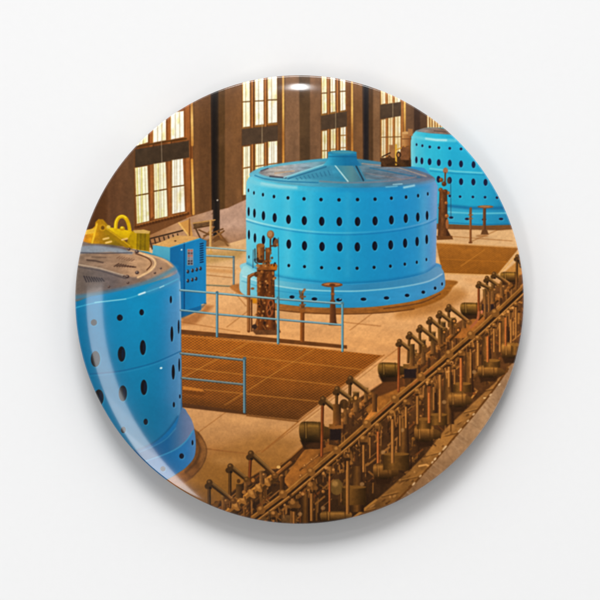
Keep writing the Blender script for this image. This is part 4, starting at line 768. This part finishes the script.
# --- the white surface
me = bpy.data.meshes.new('surface'); s_ = 1.5
me.from_pydata([(-s_, -s_, 0), (s_, -s_, 0), (s_, s_, 0), (-s_, s_, 0)], [], [(0, 1, 2, 3)]); me.materials.append(M_CARD)
o = bpy.data.objects.new('surface', me); COL.objects.link(o); o['kind'] = 'structure'; o['label'] = 'plain white surface under the badge'

# --- studio light: soft boxes round the badge, one strip overhead on the left, one small lamp beyond the top
TENT = .87
W = bpy.data.worlds.new('World'); S.world = W; W.use_nodes = True
nt = W.node_tree; bg = nt.nodes['Background']     # added, unseen light tent: dark straight above to keep the gloss clear, bright on its sides
tc = nt.nodes.new('ShaderNodeTexCoord'); sx = nt.nodes.new('ShaderNodeSeparateXYZ'); nt.links.new(tc.outputs['Generated'], sx.inputs[0])
cr = nt.nodes.new('ShaderNodeValToRGB'); cr.color_ramp.interpolation = 'EASE'
cr.color_ramp.elements[0].position = .66; cr.color_ramp.elements[0].color = (1, 1, 1, 1)
cr.color_ramp.elements[1].position = .82; cr.color_ramp.elements[1].color = (.02, .02, .02, 1)
nt.links.new(sx.outputs['Z'], cr.inputs['Fac']); nt.links.new(cr.outputs['Color'], bg.inputs['Color'])
tl = nt.nodes.new('ShaderNodeMapRange'); tl.inputs['From Min'].default_value = -.8; tl.inputs['From Max'].default_value = .8
tl.inputs['To Min'].default_value = .4 * TENT; tl.inputs['To Max'].default_value = 1.6 * TENT
nt.links.new(sx.outputs['Y'], tl.inputs['Value']); nt.links.new(tl.outputs['Result'], bg.inputs['Strength'])
from mathutils import Vector
def softbox(name, loc, sx, sy, L, aim=(0, 0, 0), roll=None):
    """rectangular area lamp of radiance L"""
    ld = bpy.data.lights.new(name, 'AREA'); ld.shape = 'ELLIPSE' if roll == 'disc' else 'RECTANGLE'; ld.size = sx; ld.size_y = sy
    ld.energy = L * math.pi * sx * sy; ld.color = (1, 1, 1)
    o = bpy.data.objects.new(name, ld); COL.objects.link(o); o.location = loc
    d = Vector(aim) - Vector(loc); o.rotation_euler = d.to_track_quat('-Z', 'Y').to_euler()
    if roll: o.rotation_euler = (0, 0, 0)
    return o
H = .8
for k, L in enumerate((3.8, 4.2, 5.2, 7.0, 7.6)):      # five panels end to end, the near ones a little stronger
    softbox('strip_softbox', (-.413 * H, (.02 - .128 * (k + .5)) * H, H), .20 * H, .128 * H, L, roll='flat')
softbox('small_lamp', (0, .512 * H, H), .036 * H, .10 * H, 34, roll='disc')
softbox('key_softbox', (0, .98, .88), .66, .5, 12.0)

# --- camera straight above
cd = bpy.data.cameras.new('camera'); cam = bpy.data.objects.new('camera', cd); COL.objects.link(cam)
D = 1.6
cam.location = ((300 - CX) / RP * R, -(300 - CY) / RP * R, D); cam.rotation_euler = (0, 0, 0)
frame_w = 600 / RP * R * (D / (D - ZE * R)) ** -1
cd.sensor_width = 36; cd.lens = 36 * (D - ZE * R) / (600 / RP * R)
cd.clip_start = .01; cd.clip_end = 20
S.camera = cam
S.view_settings.view_transform = 'Standard'; S.view_settings.look = 'None'; S.view_settings.exposure = 0; S.view_settings.gamma = 1
